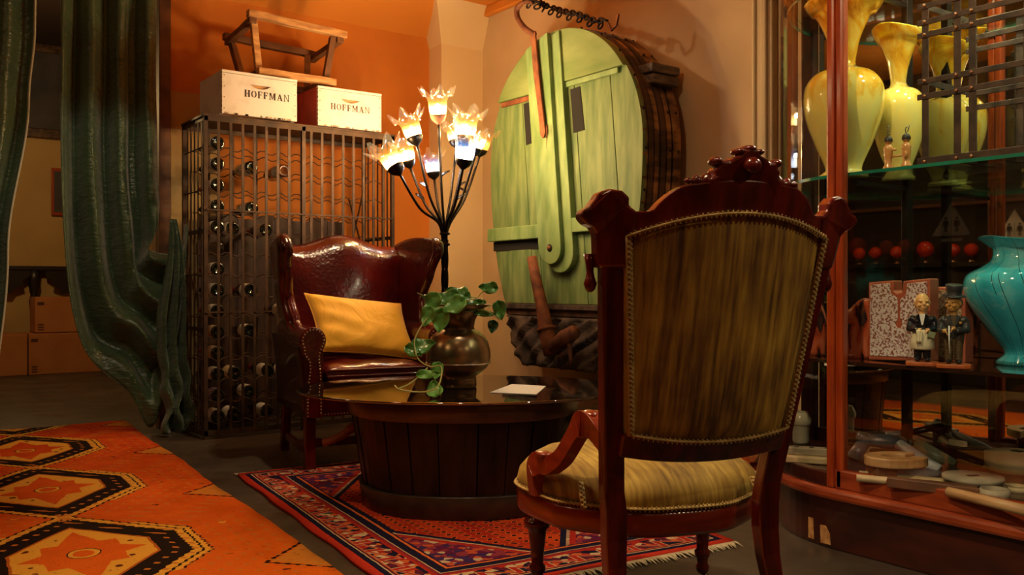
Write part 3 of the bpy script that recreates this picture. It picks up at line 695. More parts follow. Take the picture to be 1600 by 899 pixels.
MB().box((.49, .025, .3), (.98, .02, .08)).build('batten', 'panel_dark', t); MB().box((.49, .025, 1.1), (.98, .02, .08)).build('batten', 'panel_dark', t)

# ================================================================== HIVE BOXES and bench on top of the rack
# stencil slab letters, unit height; each is a list of polygons
def R_(x0, y0, x1, y1): return [(x0, y0), (x1, y0), (x1, y1), (x0, y1)]
def arcp(cx, cy, ro, ri, a0, a1, sx=1.0, n=10):
    o_ = [(cx+math.cos(a0+(a1-a0)*k/n)*ro*sx, cy+math.sin(a0+(a1-a0)*k/n)*ro) for k in range(n+1)]
    i_ = [(cx+math.cos(a1+(a0-a1)*k/n)*ri*sx*.72, cy+math.sin(a1+(a0-a1)*k/n)*ri) for k in range(n+1)]
    return o_+i_
GL = {
 'H': (.86, [[(0, 0), (.34, 0), (.34, .07), (.28, .09), (.28, .91), (.34, .93), (.34, 1), (0, 1), (0, .93), (.06, .91), (.06, .09), (0, .07)],
             [(.50, 0), (.84, 0), (.84, .07), (.78, .09), (.78, .91), (.84, .93), (.84, 1), (.50, 1), (.50, .93), (.56, .91), (.56, .09), (.50, .07)], R_(.32, .44, .42, .54), R_(.44, .44, .52, .54)]),
 'O': (.80, [arcp(.37, .5, .5, .40, PI/2+.12, 3*PI/2-.12, .74), arcp(.41, .5, .5, .40, -PI/2+.12, PI/2-.12, .74)]),
 'F': (.70, [[(0, 0), (.36, 0), (.36, .07), (.28, .09), (.28, .91), (.28, 1), (0, 1), (0, .93), (.06, .91), (.06, .09), (0, .07)],
             [(.32, 1), (.66, 1), (.66, .72), (.60, .72), (.56, .91), (.32, .92)], [(.32, .46), (.44, .46), (.48, .36), (.53, .36), (.53, .66), (.48, .66), (.44, .56), (.32, .56)]]),
 'M': (1.06, [[(0, 0), (.26, 0), (.26, .07), (.18, .09), (.18, .80), (.46, .06), (.52, .06), (.30, 1), (0, 1), (0, .93), (.08, .91), (.10, .09), (0, .07)],
              [(.56, .10), (.74, .86), (.74, .09), (.68, .07), (.68, 0), (1.02, 0), (1.02, .07), (.95, .09), (.95, .91), (1.02, .93), (1.02, 1), (.72, 1), (.52, .40)]]),
 'A': (.86, [[(0, 0), (.24, 0), (.24, .07), (.17, .09), (.40, .84), (.36, 1), (.10, .09), (0, .07)], [(.40, 1), (.48, 1), (.78, .09), (.84, .07), (.84, 0), (.50, 0), (.50, .07), (.56, .09), (.40, .66)], R_(.26, .28, .48, .36)]),
 'N': (.86, [[(0, 0), (.24, 0), (.24, .07), (.16, .09), (.16, .86), (.22, .93), (.14, 1), (0, 1), (0, .93), (.08, .88), (.08, .09), (0, .07)],
             [(.22, 1), (.62, .22), (.68, .22), (.68, .91), (.60, .93), (.60, 1), (.84, 1), (.84, .93), (.77, .91), (.77, 0), (.66, 0), (.20, .82)]]),
}
def lettering(txt, h, gap=.16):
    m_ = MB(); x_ = 0
    for ch in txt:
        wd, ps = GL[ch]
        for p_ in ps: m_.prism([((x_+a_)*h, b_*h) for a_, b_ in p_], 'y', -.0008, .0008)
        x_ += wd+gap
    W_ = (x_-gap)*h
    for i, v in enumerate(m_.v): m_.v[i] = (v[0]-W_/2, v[1], v[2])
    return m_
def hive(x, y, z, w_, d_, h_, rz, label, ink, side, txt_dx):
    t = thing('wooden_crate', label, 'crate', (x, y, z), rz, 'white stencilled hive boxes')
    th = .02
    # front board with a real hand hold recess
    hz = h_*.74; hw = .062
    m_ = MB()
    arc = [(w_/2-hw+2*hw*k/10, hz-.022*math.sin(PI*k/10)**.7) for k in range(11)]
    top = [(0, h_), (w_, h_)]
    m_.prism([(0, 0), (w_, 0), (w_, hz), (w_/2+hw, hz)]+arc[::-1][1:-1]+[(w_/2-hw, hz), (0, hz)], 'y', 0, th)
    m_.prism([(0, hz), (w_, hz), (w_, h_-.018), (0, h_-.018)], 'y', 0, th)
    m_.build('front_board', 'hive_white', t)
    MB().box((w_/2, th*.9, hz-.012), (.14, .004, .035)).build('hand_hold', 'old_wood', t)
    MB().box((w_/2, th/2, h_-.0075), (w_+.004, th+.004, .015)).build('rim_strip', 'hive_white', t, bevel=.002)
    MB().box((w_/2, d_-th/2, h_/2), (w_, th, h_)).build('back_board', 'hive_white', t)
    MB().box((th/2, d_/2, h_/2), (th, d_-2*th, h_-.004)).build('side_board', side, t); MB().box((w_-th/2, d_/2, h_/2), (th, d_-2*th, h_-.004)).build('side_board', 'hive_white', t)
    m_ = MB()
    for k in range(9): m_.box((.0-.0006, .006, .014+k*(h_-.03)/8), (.003, .013, .011))
    o = m_.build('finger_joints', 'hive_edge', t); o['kind'] = 'stuff'
    m_ = MB()
    for xx in (.012, w_-.012):
        for k in range(4): m_.ell((xx, -.0005, .03+k*(h_-.06)/3), (.0035, .0015, .0035), 8, 4)
    o = m_.build('nail_heads', 'rust', t); o['kind'] = 'stuff'
    m_ = MB(); 
    for k in range(16): m_.box((random.uniform(.02, w_-.02), .004, .004), (random.uniform(.006, .022), .0095, .009))
    o = m_.build('chipped_edge', 'hive_edge', t); o['kind'] = 'stuff'
    L = lettering('HOFFMAN', h_*.16); o = L.build('lettering', ink, t, loc=(w_/2+txt_dx, -.0006, h_*.44)); o['label'] = 'black stencilled capital letters'; o['kind'] = 'stuff'
    return t
b1 = ony(347, 172, 5.03); b2 = ony(497, 190, 5.06)
hive(b1.x, 5.03, RZ+.014, .445, .40, .247, math.radians(0), 'white painted hive box with crisp black stencil, left on the wine cage', 'stencil', 'hive_white', .04)
hive(b2.x, 5.06, RZ+.014, .425, .40, .240, math.radians(-1.0), 'cream hive box with faded stencil and red side, right on wine cage', 'stencil2', 'hive_red', .0)
# small rough bench lying across the boxes
zb = RZ+.014+.249
t = thing('wooden_bench', 'rough little wooden frame stool lying across the two white crates', 'stool', (0, 0, 0))
def pr(px, py, y): v = ony(px, py, y); return v
A = pr(392, 22, 5.12); B = pr(536, 54, 5.12); C_ = pr(405, 103, 5.10); D_ = pr(521, 121, 5.10)
zt = (A.z+B.z)/2; zl_ = zb+.032
A.z = zt+.012; B.z = zt-.012; C_.z = D_.z = zl_
def beam(name, p, q, a_, b_, mt='old_wood'):
    p = Vector(p); q = Vector(q); d_ = (q-p).normalized(); xd = d_.cross(Vector((0, 0, 1)));
    xd = xd.normalized() if xd.length > .2 else Vector((1, 0, 0))
    n_ = 5; pts = [p.lerp(q, k/n_)+Vector((0, 0, .002*math.sin(k*2.1))) for k in range(n_+1)]
    return MB().bar(pts, a_, b_, xd).build(name, mt, t, bevel=.004)
ext = (B-A).normalized()
back = Vector((0, .42, -.04)); backl = Vector((0, .34, 0))
beam('seat_rail', A-ext*.02, B+ext*.02, .05, .042)
beam('seat_rail', A+back-ext*.02, B+back+ext*.02, .05, .042, 'old_dark')
beam('end_rail', A+Vector((.01, -.01, -.035)), A+back+Vector((.01, .01, -.035)), .045, .035, 'old_dark')
beam('end_rail', B+Vector((-.02, -.01, -.035)), B+back+Vector((-.02, .01, -.035)), .045, .035, 'old_dark')
beam('stretcher', C_-ext*.01, D_+ext*.01, .05, .042)
beam('stretcher', C_+backl, D_+backl, .05, .042, 'old_dark')
beam('leg', A+Vector((.02, .02, -.02)), C_+Vector((.01, .035, 0)), .04, .035); beam('leg', B+Vector((-.06, .02, -.02)), D_+Vector((-.04, .035, 0)), .04, .035, 'old_dark')
beam('leg', A+back+Vector((.02, -.02, -.02)), C_+backl+Vector((.01, -.035, 0)), .04, .035, 'old_dark'); beam('leg', B+back+Vector((-.06, -.02, -.02)), D_+backl+Vector((-.04, -.035, 0)), .04, .035, 'old_dark')
beam('foot_rail', C_+Vector((.01, .03, .0)), C_+backl+Vector((.01, 0, 0)), .045, .03, 'old_dark'); beam('foot_rail', D_+Vector((-.04, .03, 0)), D_+backl+Vector((-.04, 0, 0)), .045, .03, 'old_dark')

# ================================================================== GREEN DRUM on the right wall
XF = 3.42
lp = [(762, 165), (766, 140), (780, 108), (803, 77), (835, 53), (870, 41)]
low = [(760, 200), (760, 250), (764, 310), (775, 365), (795, 420), (815, 470), (832, 508), (850, 545), (868, 575)]
up = [onx(a_, b_, XF) for a_, b_ in lp]; dn = [onx(a_, b_, XF) for a_, b_ in low]
yC = 4.17; topz = 2.40
left = [(4.17, topz)]+[(p.y, min(p.z, topz)) for p in up[::-1][1:]]+[(p.y, p.z) for p in dn]
# smooth the left flank into a table of half widths and mirror it (right flank a little fuller)
def halfw(z):
    tab = sorted([(p[1], p[0]-yC) for p in left]); return interp_lin(tab, z)
def interp_lin(tab, t):
    if t <= tab[0][0]: return tab[0][1]
    for (a_, va), (b_, vb) in zip(tab, tab[1:]):
        if t <= b_: return va+(vb-va)*(t-a_)/(b_-a_) if b_ > a_ else vb
    return tab[-1][1]
z0d = min(p[1] for p in left); drum_c = (z0d+topz)/2
def dhw(z, right):
    # analytic egg: half circle above, tapering below
    zc = 1.66; rt = topz-zc; rb = zc-z0d+.30
    h = .712*math.sqrt(max(0, 1-((z-zc)/rt)**2)) if z > zc else .712*(max(0, 1-((zc-z)/rb)**2.1))**.72
    return h
NZ = 60
def outline(n=72, s=1.0, zmin=None):
    zmin = zmin if zmin is not None else z0d
    zs = [zmin+(topz-zmin)*(1-math.cos(PI*k/n))/2 for k in range(n+1)]
    L_ = [(yC+dhw(z, 0)*s, z) for z in zs]; R2 = [(yC-dhw(z, 1)*s, z) for z in zs[::-1][1:-1 if dhw(zmin, 0) < .01 else None]]
    return L_+R2
def clip(poly, a_, b_, c_):
    """keep points with a*y+b*z <= c"""
    out = []
    for i in range(len(poly)):
        p = poly[i]; q = poly[(i+1) % len(poly)]; dp = a_*p[0]+b_*p[1]-c_; dq = a_*q[0]+b_*q[1]-c_
        if dp <= 0: out.append(p)
        if dp*dq < 0: k = dp/(dp-dq); out.append((p[0]+(q[0]-p[0])*k, p[1]+(q[1]-p[1])*k))
    return out
def jag(p): return p
t = thing('wooden_drum', 'large round green painted wooden drum hung on the cream wall', 'wooden drum', (XF, yC, 0))
def loc2(poly): return [(p[0]-yC, p[1]) for p in poly]
def ypx(px, py): return onx(px, py, XF).y
def zpx(px, py): return onx(px, py, XF).z
full = outline()
ZB1 = zpx(800, 366)      # batten
ZU_L = zpx(800, 157); ZU_R = zpx(925, 117)
ZLOW = zpx(820, 474)
KS = .10; ZR = zpx(850, 300)
# vertical lower boards, left of centre and right of centre
edges = [5.2, ypx(792, 300), ypx(825, 300), ypx(838, 300), ypx(884, 300), ypx(908, 300), ypx(965, 300), 3.0]
rects = {1: [(818, 163), (833, 158), (837, 222), (822, 227)], 4: [(891, 138), (906, 135), (913, 203), (896, 208)]}
for i in range(7):
    hi, lo = edges[i], edges[i+1]
    g = .0018
    pl = clip(full, 1, -KS, hi-g-KS*ZR); pl = clip(pl, -1, KS, -(lo+g-KS*ZR)); pl = clip(pl, 0, -1, -ZLOW)
    zu = ZU_L if i < 3 else ZU_R
    if i != 2 and i != 3: pl = clip(pl, 0, 1, zu+.015)
    if len(pl) < 3: continue
    off = .004*((i*5) % 3)
    MB().prism(loc2(pl), 'x', .0-off*.5, .03).build('plank', 'green', t, bevel=.002)
# dark window slots
for rr_ in ([(818, 163), (830, 158), (835, 222), (822, 227)], [(891, 140), (906, 135), (913, 203), (896, 208)]):
    pts_ = [onx(a_, b_, XF-.006) for a_, b_ in rr_]
    ymx = sum(p.y for p in pts_)/4; zmn = min(p.z for p in pts_)+.015; zmx = max(p.z for p in pts_)-.01; wd = .052
    MB().prism([(p.y-yC, p.z) for p in pts_], 'x', -.0065, -.0025).build('slot', 'hole', t)
    fr = MB()
ZR2 = zpx(850, 100)
# upper boards standing proud
for (hi, lo, zb_, zb2, nm) in ((5.2, ypx(838, 100), ZU_L-.03, ZU_L-.01, 'upper_board'), (ypx(868, 100), 3.0, zpx(880, 134)+.0, zpx(968, 104), 'upper_board')):
    pl = clip(full, 1, -KS, hi-KS*ZR2); pl = clip(pl, -1, KS, -(lo-KS*ZR2)); pl = clip(pl, 0, -1, -(ZU_L if nm and hi > 5 else ZU_R))
    MB().prism(loc2(pl), 'x', -.028, .03).build('upper_board', 'green_top', t, bevel=.004)
    # shadowed batten under the upper board
    zz = ZU_L if hi > 5 else ZU_R
    a2 = min(hi, yC+dhw(zz, 0)-.03); b2_ = max(lo, yC-dhw(zz, 1)+.05)
    MB().box((-.012, (a2+b2_)/2-yC, zz-.02), (.016, a2-b2_, .03)).build('ledge_batten', 'rust' if hi > 5 else 'green_beam', t, bevel=.002)
# centre upright with rounded tongue: two stacked boards
yA, yB = ypx(841, 250), ypx(872, 250)
zT = zpx(876, 400)
def tongue(ya, yb, zbot, x0, x1, name, ztop=None, mt='green_beam'):
    r_ = (ya-yb)/2; yc_ = (ya+yb)/2; n_ = 14
    pts_ = [(ya, topz+.1), (yb, topz+.1)]+[(yc_-r_*math.cos(PI*k/n_), zbot-r_*math.sin(PI*k/n_)) for k in range(n_+1)]
    # clip top with drum outline
    pl = []
    for p_ in pts_:
        z_ = p_[1]; y_ = p_[0]+KS*(z_-zT)
        if z_ > 2: z_ = topz-.012; y_ = p_[0]+KS*(z_-zT); z_ = min(z_, topz-.01-.30*(y_-yC)**2*4)
        pl.append((y_, z_))
    MB().prism(loc2(pl), 'x', x0, x1).build(name, mt, t, bevel=.004)
yA = ypx(846, 300); yB = ypx(878, 300)
tongue(ypx(857, 380)+.0, ypx(892, 380), zpx(875, 386), -.075, -.045, 'centre_upright')
tongue(ypx(862, 400)+.01, ypx(905, 392), zpx(880, 392), -.045, .0, 'upright_backing')
yt = (ypx(857, 380)+ypx(892, 380))/2
o = MB().ell((-.08, yt-yC, zpx(876, 388)), (.012, .014, .014), 12, 8).build('bolt', 'rust', t)
MB().ell((-.077, yt-yC, zpx(876, 388)), (.004, .024, .024), 14, 6).build('washer', 'hole', t)
# horizontal batten
pl = clip(full, 0, 1, ZB1+.045); pl = clip(pl, 0, -1, -(ZB1-.045))
a2 = max(p[0] for p in pl); b2_ = min(p[0] for p in pl)
MB().box((-.02, (a2+yt+.085)/2-yC, ZB1), (.045, a2-yt-.085+.02, .085)).build('batten', 'green_beam', t, bevel=.005)
MB().box((-.02, (b2_+yt-.12)/2-yC, ZB1+.02), (.045, yt-.12-b2_+.02, .085)).build('batten', 'green_beam', t, bevel=.005)
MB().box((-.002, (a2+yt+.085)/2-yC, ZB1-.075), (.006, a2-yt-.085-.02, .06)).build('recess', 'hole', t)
# bottom: bare rim boards and bark
pl = clip(full, 0, 1, ZLOW-.003); p1 = clip(pl, 0, -1, -(ZLOW-.075)); p2 = clip(pl, 0, 1, ZLOW-.08)
MB().prism(loc2(p1), 'x', -.012, .05).build('bottom_rail', 'hoop_dark', t, bevel=.004)
p3 = clip(p1, 0, -1, -(ZLOW-.035))
MB().prism(loc2(p3), 'x', -.03, -.012).build('bottom_rail', 'bark', t, bevel=.004)
zs_ = [p[1] for p in p2]; 
m_ = MB()
def bk(u, v):
    z = lerp(min(zs_), ZLOW-.08, v); h = dhw(z, 0)*.99; y = lerp(-h, h, u)
    return (-.03+.022*math.sin(u*29+v*7)*math.sin(v*13+u*5)+.01*math.sin(u*61+v*31), y, z)
m_.solid(bk, lambda u, v: (.08, bk(u, v)[1], bk(u, v)[2]), 50, 16); m_.build('bark_slab', 'bark', t)
# bent hoops round the drum back to the wall
def hoopm(x0, x1, s0, s1, mt, name='hoop'):
    ol = outline(48); m_ = MB(); n_ = len(ol)
    cy, cz = 0, drum_c
    vs = []
    for (xx, s_) in ((x0, s0), (x1, s0), (x1, s1), (x0, s1)):
        for (y, z) in loc2(ol): vs.append((xx, cy+(y-cy)*s_, cz+(z-cz)*s_))
    fs = []
    for k in range(4):
        a_ = k*n_; b_ = ((k+1) % 4)*n_
        fs += [(a_+i, a_+(i+1) % n_, b_+(i+1) % n_, b_+i) for i in range(n_)]
    m_._add(vs, fs, False); return m_.build(name, mt, t)
dx = [(a_*.88, b_*.88) for a_, b_ in [(.004, .045), (.050, .095), (.105, .150), (.157, .205), (.212, .262), (.270, .345)]]
for i, (a_, b_) in enumerate(dx): hoopm(a_, b_*.96, 1.0+.006*(i % 2), .93, ['hoop', 'hoop_dark', 'hoop', 'hoop_dark', 'hoop', 'hoop'][i])
hoopm(.01, .29, .985, .90, 'board', 'drum_wall')
m_ = MB()
for i, (a_, b_) in enumerate(dx[:1]+dx[4:]):
    for k, (y, z) in enumerate(loc2(outline(14))): m_.ell(((a_+b_)/2, y*1.006, drum_c+(z-drum_c)*1.006), (.008, .006, .008), 6, 4)
o = m_.build('hoop_nails', 'hole', t); o['kind'] = 'stuff'
# split grey block pegged through the hoops
bp = onx(1022, 120, XF+.18); 
m_ = MB(); m_.box((0, 0, .028), (.22, .15, .05)); m_.build('peg_block', 'grey_block', t, bevel=.008, loc=(.20, bp.y-yC, bp.z+.003)); m_ = MB(); m_.box((0, 0, -.026), (.20, .14, .052)); m_.build('peg_block', 'grey_block', t, bevel=.008, loc=(.205, bp.y-yC, bp.z))
# iron strap with hook
s1 = onx(833, 62, XF-.04); s2 = onx(850, 205, XF-.1); s3 = onx(853, 218, XF-.1)
def rel(p): return (p.x-XF, p.y-yC, p.z)
sh = thing('iron_hook', 'rusty flat iron strap curling into a hook at drum top', 'hook', (XF, yC, 0))
MB().bar([rel(onx(833, 50, XF-.095)), rel(onx(838, 110, XF-.095)), rel(onx(846, 180, XF-.095)), rel(onx(849, 208, XF-.095)), rel(onx(849, 216, XF-.095))], [.012]*5, [.045, .05, .042, .05, .012], (1, 0, 0)).build('strap', 'rust', sh, bevel=.002)
hk = [(835, 54), (820, 44), (809, 28), (808, 14), (816, 5), (826, 2), (832, 5)]
MB().tube(spline([rel(onx(a_, b_, XF-.095)) for a_, b_ in hk], 6), [.018]*12+[.017]*12+[.013]*13, 10).build('hook', 'rust2', sh)
MB().tube([rel(onx(855, 196, XF-.10)), rel(onx(854, 232, XF-.10))], [.006, .001], 6).build('spike', 'rust', sh)
# chain from hook over the drum
ch = thing('chain', 'black iron chain strung from the hook across drum top', 'chain', (XF, yC, 0))
cpts = [rel(onx(a_, b_, XF-.09)) for a_, b_ in ((818, 3), (830, 0), (842, 4))]+[rel(onx(a_, b_, XF+.05)) for a_, b_ in ((856, 10), (872, 15), (886, 19), (902, 22), (918, 28), (932, 33), (944, 31), (950, 36))]
sp_ = spline(cpts, 12); 
acc = [0]
for a_, b_ in zip(sp_, sp_[1:]): acc.append(acc[-1]+(b_-a_).length)
def at_len(L):
    for i in range(len(acc)-1):
        if acc[i+1] >= L: k = (L-acc[i])/(acc[i+1]-acc[i]+1e-9); return sp_[i].lerp(sp_[i+1], k), (sp_[i+1]-sp_[i]).normalized()
    return sp_[-1], (sp_[-1]-sp_[-2]).normalized()
def ring(c_, tdir, ax2, a_, b_, r_):
    n_ = tdir.cross(ax2).normalized(); u_ = tdir; v_ = n_
    return [c_+u_*a_*math.cos(2*PI*k/14)+v_*b_*math.sin(2*PI*k/14) for k in range(15)]
L = .02; i = 0
while L < acc[-1]-.01:
    c_, td = at_len(L); ax2 = Vector((1, .2, 0)) if i % 2 else Vector((0, .3, 1)).normalized()
    MB().tube(ring(c_, td, ax2, .026, .014, .005), .0065, 6).build('chain_link', 'black_iron', ch)
    if i % 3 == 1: 
        cc = c_+Vector((0, 0, -.03)); MB().tube(ring(cc, (td+Vector((0, 0, .5))).normalized(), Vector((1, 0, 0)), .022, .014, .005), .006, 6).build('chain_link', 'black_iron', ch)
    L += .034; i += 1
MB().bar([cpts[-1], Vector(cpts[-1])+Vector((0, -.03, -.05)), Vector(cpts[-1])+Vector((0, -.07, -.03)), Vector(cpts[-1])+Vector((0, -.085, .03))], .014, .01).build('end_hook', 'rust', ch)
# rusty iron pipe at the bottom
pi_ = thing('iron_pipe', 'rusty tapered iron pipe with elbow leaning at drum bottom', 'pipe', (XF, yC, 0))
XP = XF-.14
pts_ = [rel(onx(a_, b_, XP)) for a_, b_ in ((831, 402), (838, 440), (846, 475), (853, 512), (858, 536), (862, 554))]
MB().tube(pts_, [.030, .033, .036, .046, .050, .046], 14).build('pipe', 'rust', pi_)
MB().tube([pts_[3]-Vector((0, 0, .0)) if False else Vector(pts_[3]), Vector(pts_[3])+(Vector(pts_[4])-Vector(pts_[3])).normalized()*.02], .056, 14).build('collar', 'rust', pi_)
MB().tube([rel(onx(866, 545, XP)), rel(onx(884, 528, XP)), rel(onx(898, 518, XP))], [.045, .05, .04], 12).build('elbow', 'rust2', pi_)
MB().tube([rel(onx(889, 535, XP)), rel(onx(892, 562, XP)), rel(onx(890, 572, XP))], [.016, .010, .002], 8).build('spike', 'rust2', pi_)
MB().tube([rel(onx(856, 540, XP)), rel(onx(843, 546, XP))], [.012, .001], 6).build('spike', 'rust2', pi_)

# ================================================================== FLOOR LAMP
LX, LY = W(-.375, 5.0)
t = thing('floor_lamp', 'wrought iron floor lamp of glowing amber and blue glass tulips', 'lamp', (LX, LY, 0))
def tw(a_): return [(.013*math.cos(a_+k*.35), .013*math.sin(a_+k*.35), .05+k*.025) for k in range(44)]
for q in range(4): MB().tube(tw(q*PI/2), .0085, 7).build('twisted_rod', 'black_iron', t)
MB().lathe([(.17, 0), (.17, .012), (.12, .025), (.05, .04), (.03, .07)], 28).build('base', 'black_iron', t)
for z_ in (1.10, 1.16): MB().lathe([(.02, z_-.008), (.03, z_-.004), (.03, z_+.004), (.02, z_+.008)], 16).build('collar', 'black_iron', t)
fl = [  # px,py of the cup bottom, px,py of the mouth, camera depth, glass
 (685, 188, 683, 150, 5.00, 'shade_amber', 1.0), (650, 222, 638, 186, 4.95, 'shade_amber', 1.0), (622, 268, 600, 232, 4.82, 'shade_amber', 1.05),
 (640, 258, 630, 222, 5.10, 'shade_amber', .9), (727, 222, 731, 176, 5.12, 'shade_amber', 1.12), (712, 226, 708, 198, 5.22, 'shade_amber', .8),
 (724, 258, 729, 218, 4.78, 'shade_blue', 1.05), (678, 276, 674, 244, 5.16, 'shade_blue', .85), (742, 240, 745, 205, 4.95, 'shade_amber', .75), (750, 240, 758, 206, 5.3, 'shade_orange', .9)]
hub = Vector((0, 0, 1.14))
def lampp(px, py, Y):
    p = P(px, py, Y); return Vector((p.x-LX, p.y-LY, p.z))
def leafmesh(L_, W_, mt, name, parent, T):
    m_ = MB()
    def lf(u, v):
        w_ = W_*math.sin(PI*min(1, v*1.02))**.75*(1-.15*v); x = (u-.5)*2*w_; return T @ Vector((x, L_*v, abs(u-.5)*W_*.5-.12*L_*v*v))
    m_.grid(lf, 4, 6); return m_.build(name, mt, parent, solidify=.0025)
for i, (cx, cy, mx, my, Y, mt, s_) in enumerate(fl):
    c_ = lampp(cx, cy, Y); mth = lampp(mx, my, Y+.02*(i % 3-1)); ax_ = (mth-c_).normalized()
    r_ = Vector((c_.x, c_.y, 0))
    st_ = spline([Vector((.012*math.cos(i), .012*math.sin(i), 1.06)), hub+Vector((r_.x*.12, r_.y*.12, .07)), Vector((r_.x*.55, r_.y*.55, lerp(hub.z, c_.z, .45))), c_-ax_*.02], 8)
    T = Matrix.Translation(c_) @ ax_.to_track_quat('Z', 'Y').to_matrix().to_4x4() @ Matrix.Scale(s_*1.2, 4)
    stem = MB().tube(st_, .0075, 7).build('stem', 'black_iron', t)
    if i in (0, 1, 4, 6, 9, 3):
        pm = st_[int(len(st_)*.68)]; sd = 1 if i % 2 else -1
        TT = Matrix.Translation(pm) @ Matrix.Rotation(sd*.9-.6, 4, 'Z') @ Matrix.Rotation(.7, 4, 'X')
        leafmesh(.075, .028, 'black_iron', 'iron_leaf', stem, TT)
    cup = MB().lathe([(.006, -.02), (.016, -.012), (.030, .0), (.037, .016), (.039, .024), (.037, .025), (.033, .013), (.01, .0)], 18, T=T, cap=False).build('calyx', 'black_iron' if i else 'rust2', t)
    def wobf(k, a_, r, z):
        if k < .5: return (r, z)
        q = (k-.5)*2; lob = math.cos(a_*6+i)+.25*math.cos(a_*12+i); return (r*(1+.16*q*lob*q)+.003*math.sin(a_*3+i)*q, z+.026*q*q*lob)
    prof = [(.024, .005), (.034, .02), (.040, .04), (.042, .065), (.044, .085), (.048, .098), (.055, .110), (.067, .120), (.080, .126)]
    sh_ = MB().lathe(prof, 40, wob=wobf, cap=False).build('glass_shade', mt, t)
    sh_.matrix_local = T
    q_ = MB().ell((0, 0, 0), (.013, .013, .026), 12, 8).build('bulb', 'bulb' if i < 7 else 'bulb_soft', t); q_.matrix_local = T @ Matrix.Translation((0, 0, .05))
    col = (1, .62, .25) if mt != 'shade_blue' else (.75, .85, 1)
    point('lamp_bulb_light', T @ Vector((0, 0, .075)), (17 if mt == 'shade_amber' else 6), col, .018, t)

# ================================================================== WING ARMCHAIR
ax0 = Vector((-.962, 4.145)); ex_c = Vector((.896, .444)); ey_c = Vector((-.444, .896))
AW, AD = .70, .62
fc = ax0+ex_c*(AW/2)
wx_, wy_ = W(fc.x, fc.y); exw = W(ex_c.x, ex_c.y)
arz = math.atan2(exw[1], exw[0])
t = thing('wing_armchair', 'oxblood leather wing armchair with brass nailheads by the wine cage', 'armchair', (wx_, wy_, 0), arz)
H2 = AW/2
SZ = .44
# base box, seat cushion
MB().solid(lambda u, v: (lerp(-H2+.03, H2-.03, u), .01, lerp(.255, .40, v)), lambda u, v: (lerp(-H2+.03, H2-.03, u), .06, lerp(.255, .40, v)), 4, 2).build('front_rail', 'leather', t, bevel=.004)
MB().box((0, AD/2+.03, .33), (AW-.08, AD-.06, .12)).build('seat_deck', 'leather_dark', t)
def cush(u, v, top):
    x = lerp(-.245, .245, u); y = lerp(-.03, .50, v); e_ = (1-abs(2*u-1)**4)*(1-abs(2*v-1)**4)
    T_ = 1 if top else -1
    # T shape front
    if v < .18: x *= 1.0
    return (x*(1.02-.02*v), y, .445+T_*(.028+.035*e_**.5 if top else .04*e_**.3)+.004*math.sin(u*17)*math.sin(v*11)*(1 if top else 0))
MB().solid(lambda u, v: cush(u, v, True), lambda u, v: cush(u, v, False), 28, 24).build('seat_cushion', 'leather', t)
pp_ = [cush(k/24, 0, True) for k in range(25)]; MB().tube([(p[0], p[1]-.004, p[2]) for p in pp_], .006, 8).build('piping', 'leather', t); pp_ = [cush(k/24, 0, False) for k in range(25)]; MB().tube([(p[0], p[1]-.004, p[2]) for p in pp_], .006, 8).build('piping', 'leather', t)
# inner back
def topz_(s): return 1.06+.085*math.exp(-(s/.20)**2)+.02*math.exp(-((abs(s)-.30)/.06)**2)
def bfront(u, v):
    s = lerp(-1, 1, u); x = s*lerp(.27, .345, v); z = lerp(.40, topz_(x), v)
    y = .475+.12*v - .045*(1-s*s)*math.sin(PI*min(1, v*1.05))**.8 + .02*s*s
    if v > .9: y += .05*((v-.9)/.1)**2
    y += .004*math.sin(x*18+z*9)
    return (x, y, z)
def bback(u, v):
    p = bfront(u, v); return (p[0], .60+.11*v+.02*(v > .95), p[2]-.01)
MB().solid(bfront, bback, 30, 26).build('backrest', 'leather', t)
# wings
def wing(s):
    def prof(v):   # front edge y and z up the wing
        z = lerp(.60, 1.115, v); yf = interp([(0, .10), (.18, .26), (.42, .315), (.65, .25), (.88, .185), (1, .235)], v); return yf, z
    def wi(u, v):
        yf, z = prof(v); yb = .60+.10*v; y = lerp(yf, yb, u)
        zz = z+(.02*math.sin(PI*u) if v > .95 else 0)-.04*(u)*max(0, v-.8)*2
        fl_ = .30+.05*v+.055*(1-u)**2*(.35+v*.65)
        return (s*(fl_-.02), y, zz)
    def wo(u, v):
        p = wi(u, v); th = .055*(1-.35*u)
        e_ = min(1, (1-v)*12+.35)*min(1, u*8+.35)
        return (p[0]+s*th*e_+s*.01, p[1]+.0, p[2])
    MB().solid(wi, wo, 20, 26).build('wing', 'leather', t)
    ed = [Vector(wi(0, k/24)).lerp(Vector(wo(0, k/24)), .5) for k in range(25)]
    MB().tube(ed, [.024]*20+[.027, .03, .031, .028, .015], 12).build('wing_edge_roll', 'leather', t)
wing(-1); wing(1)
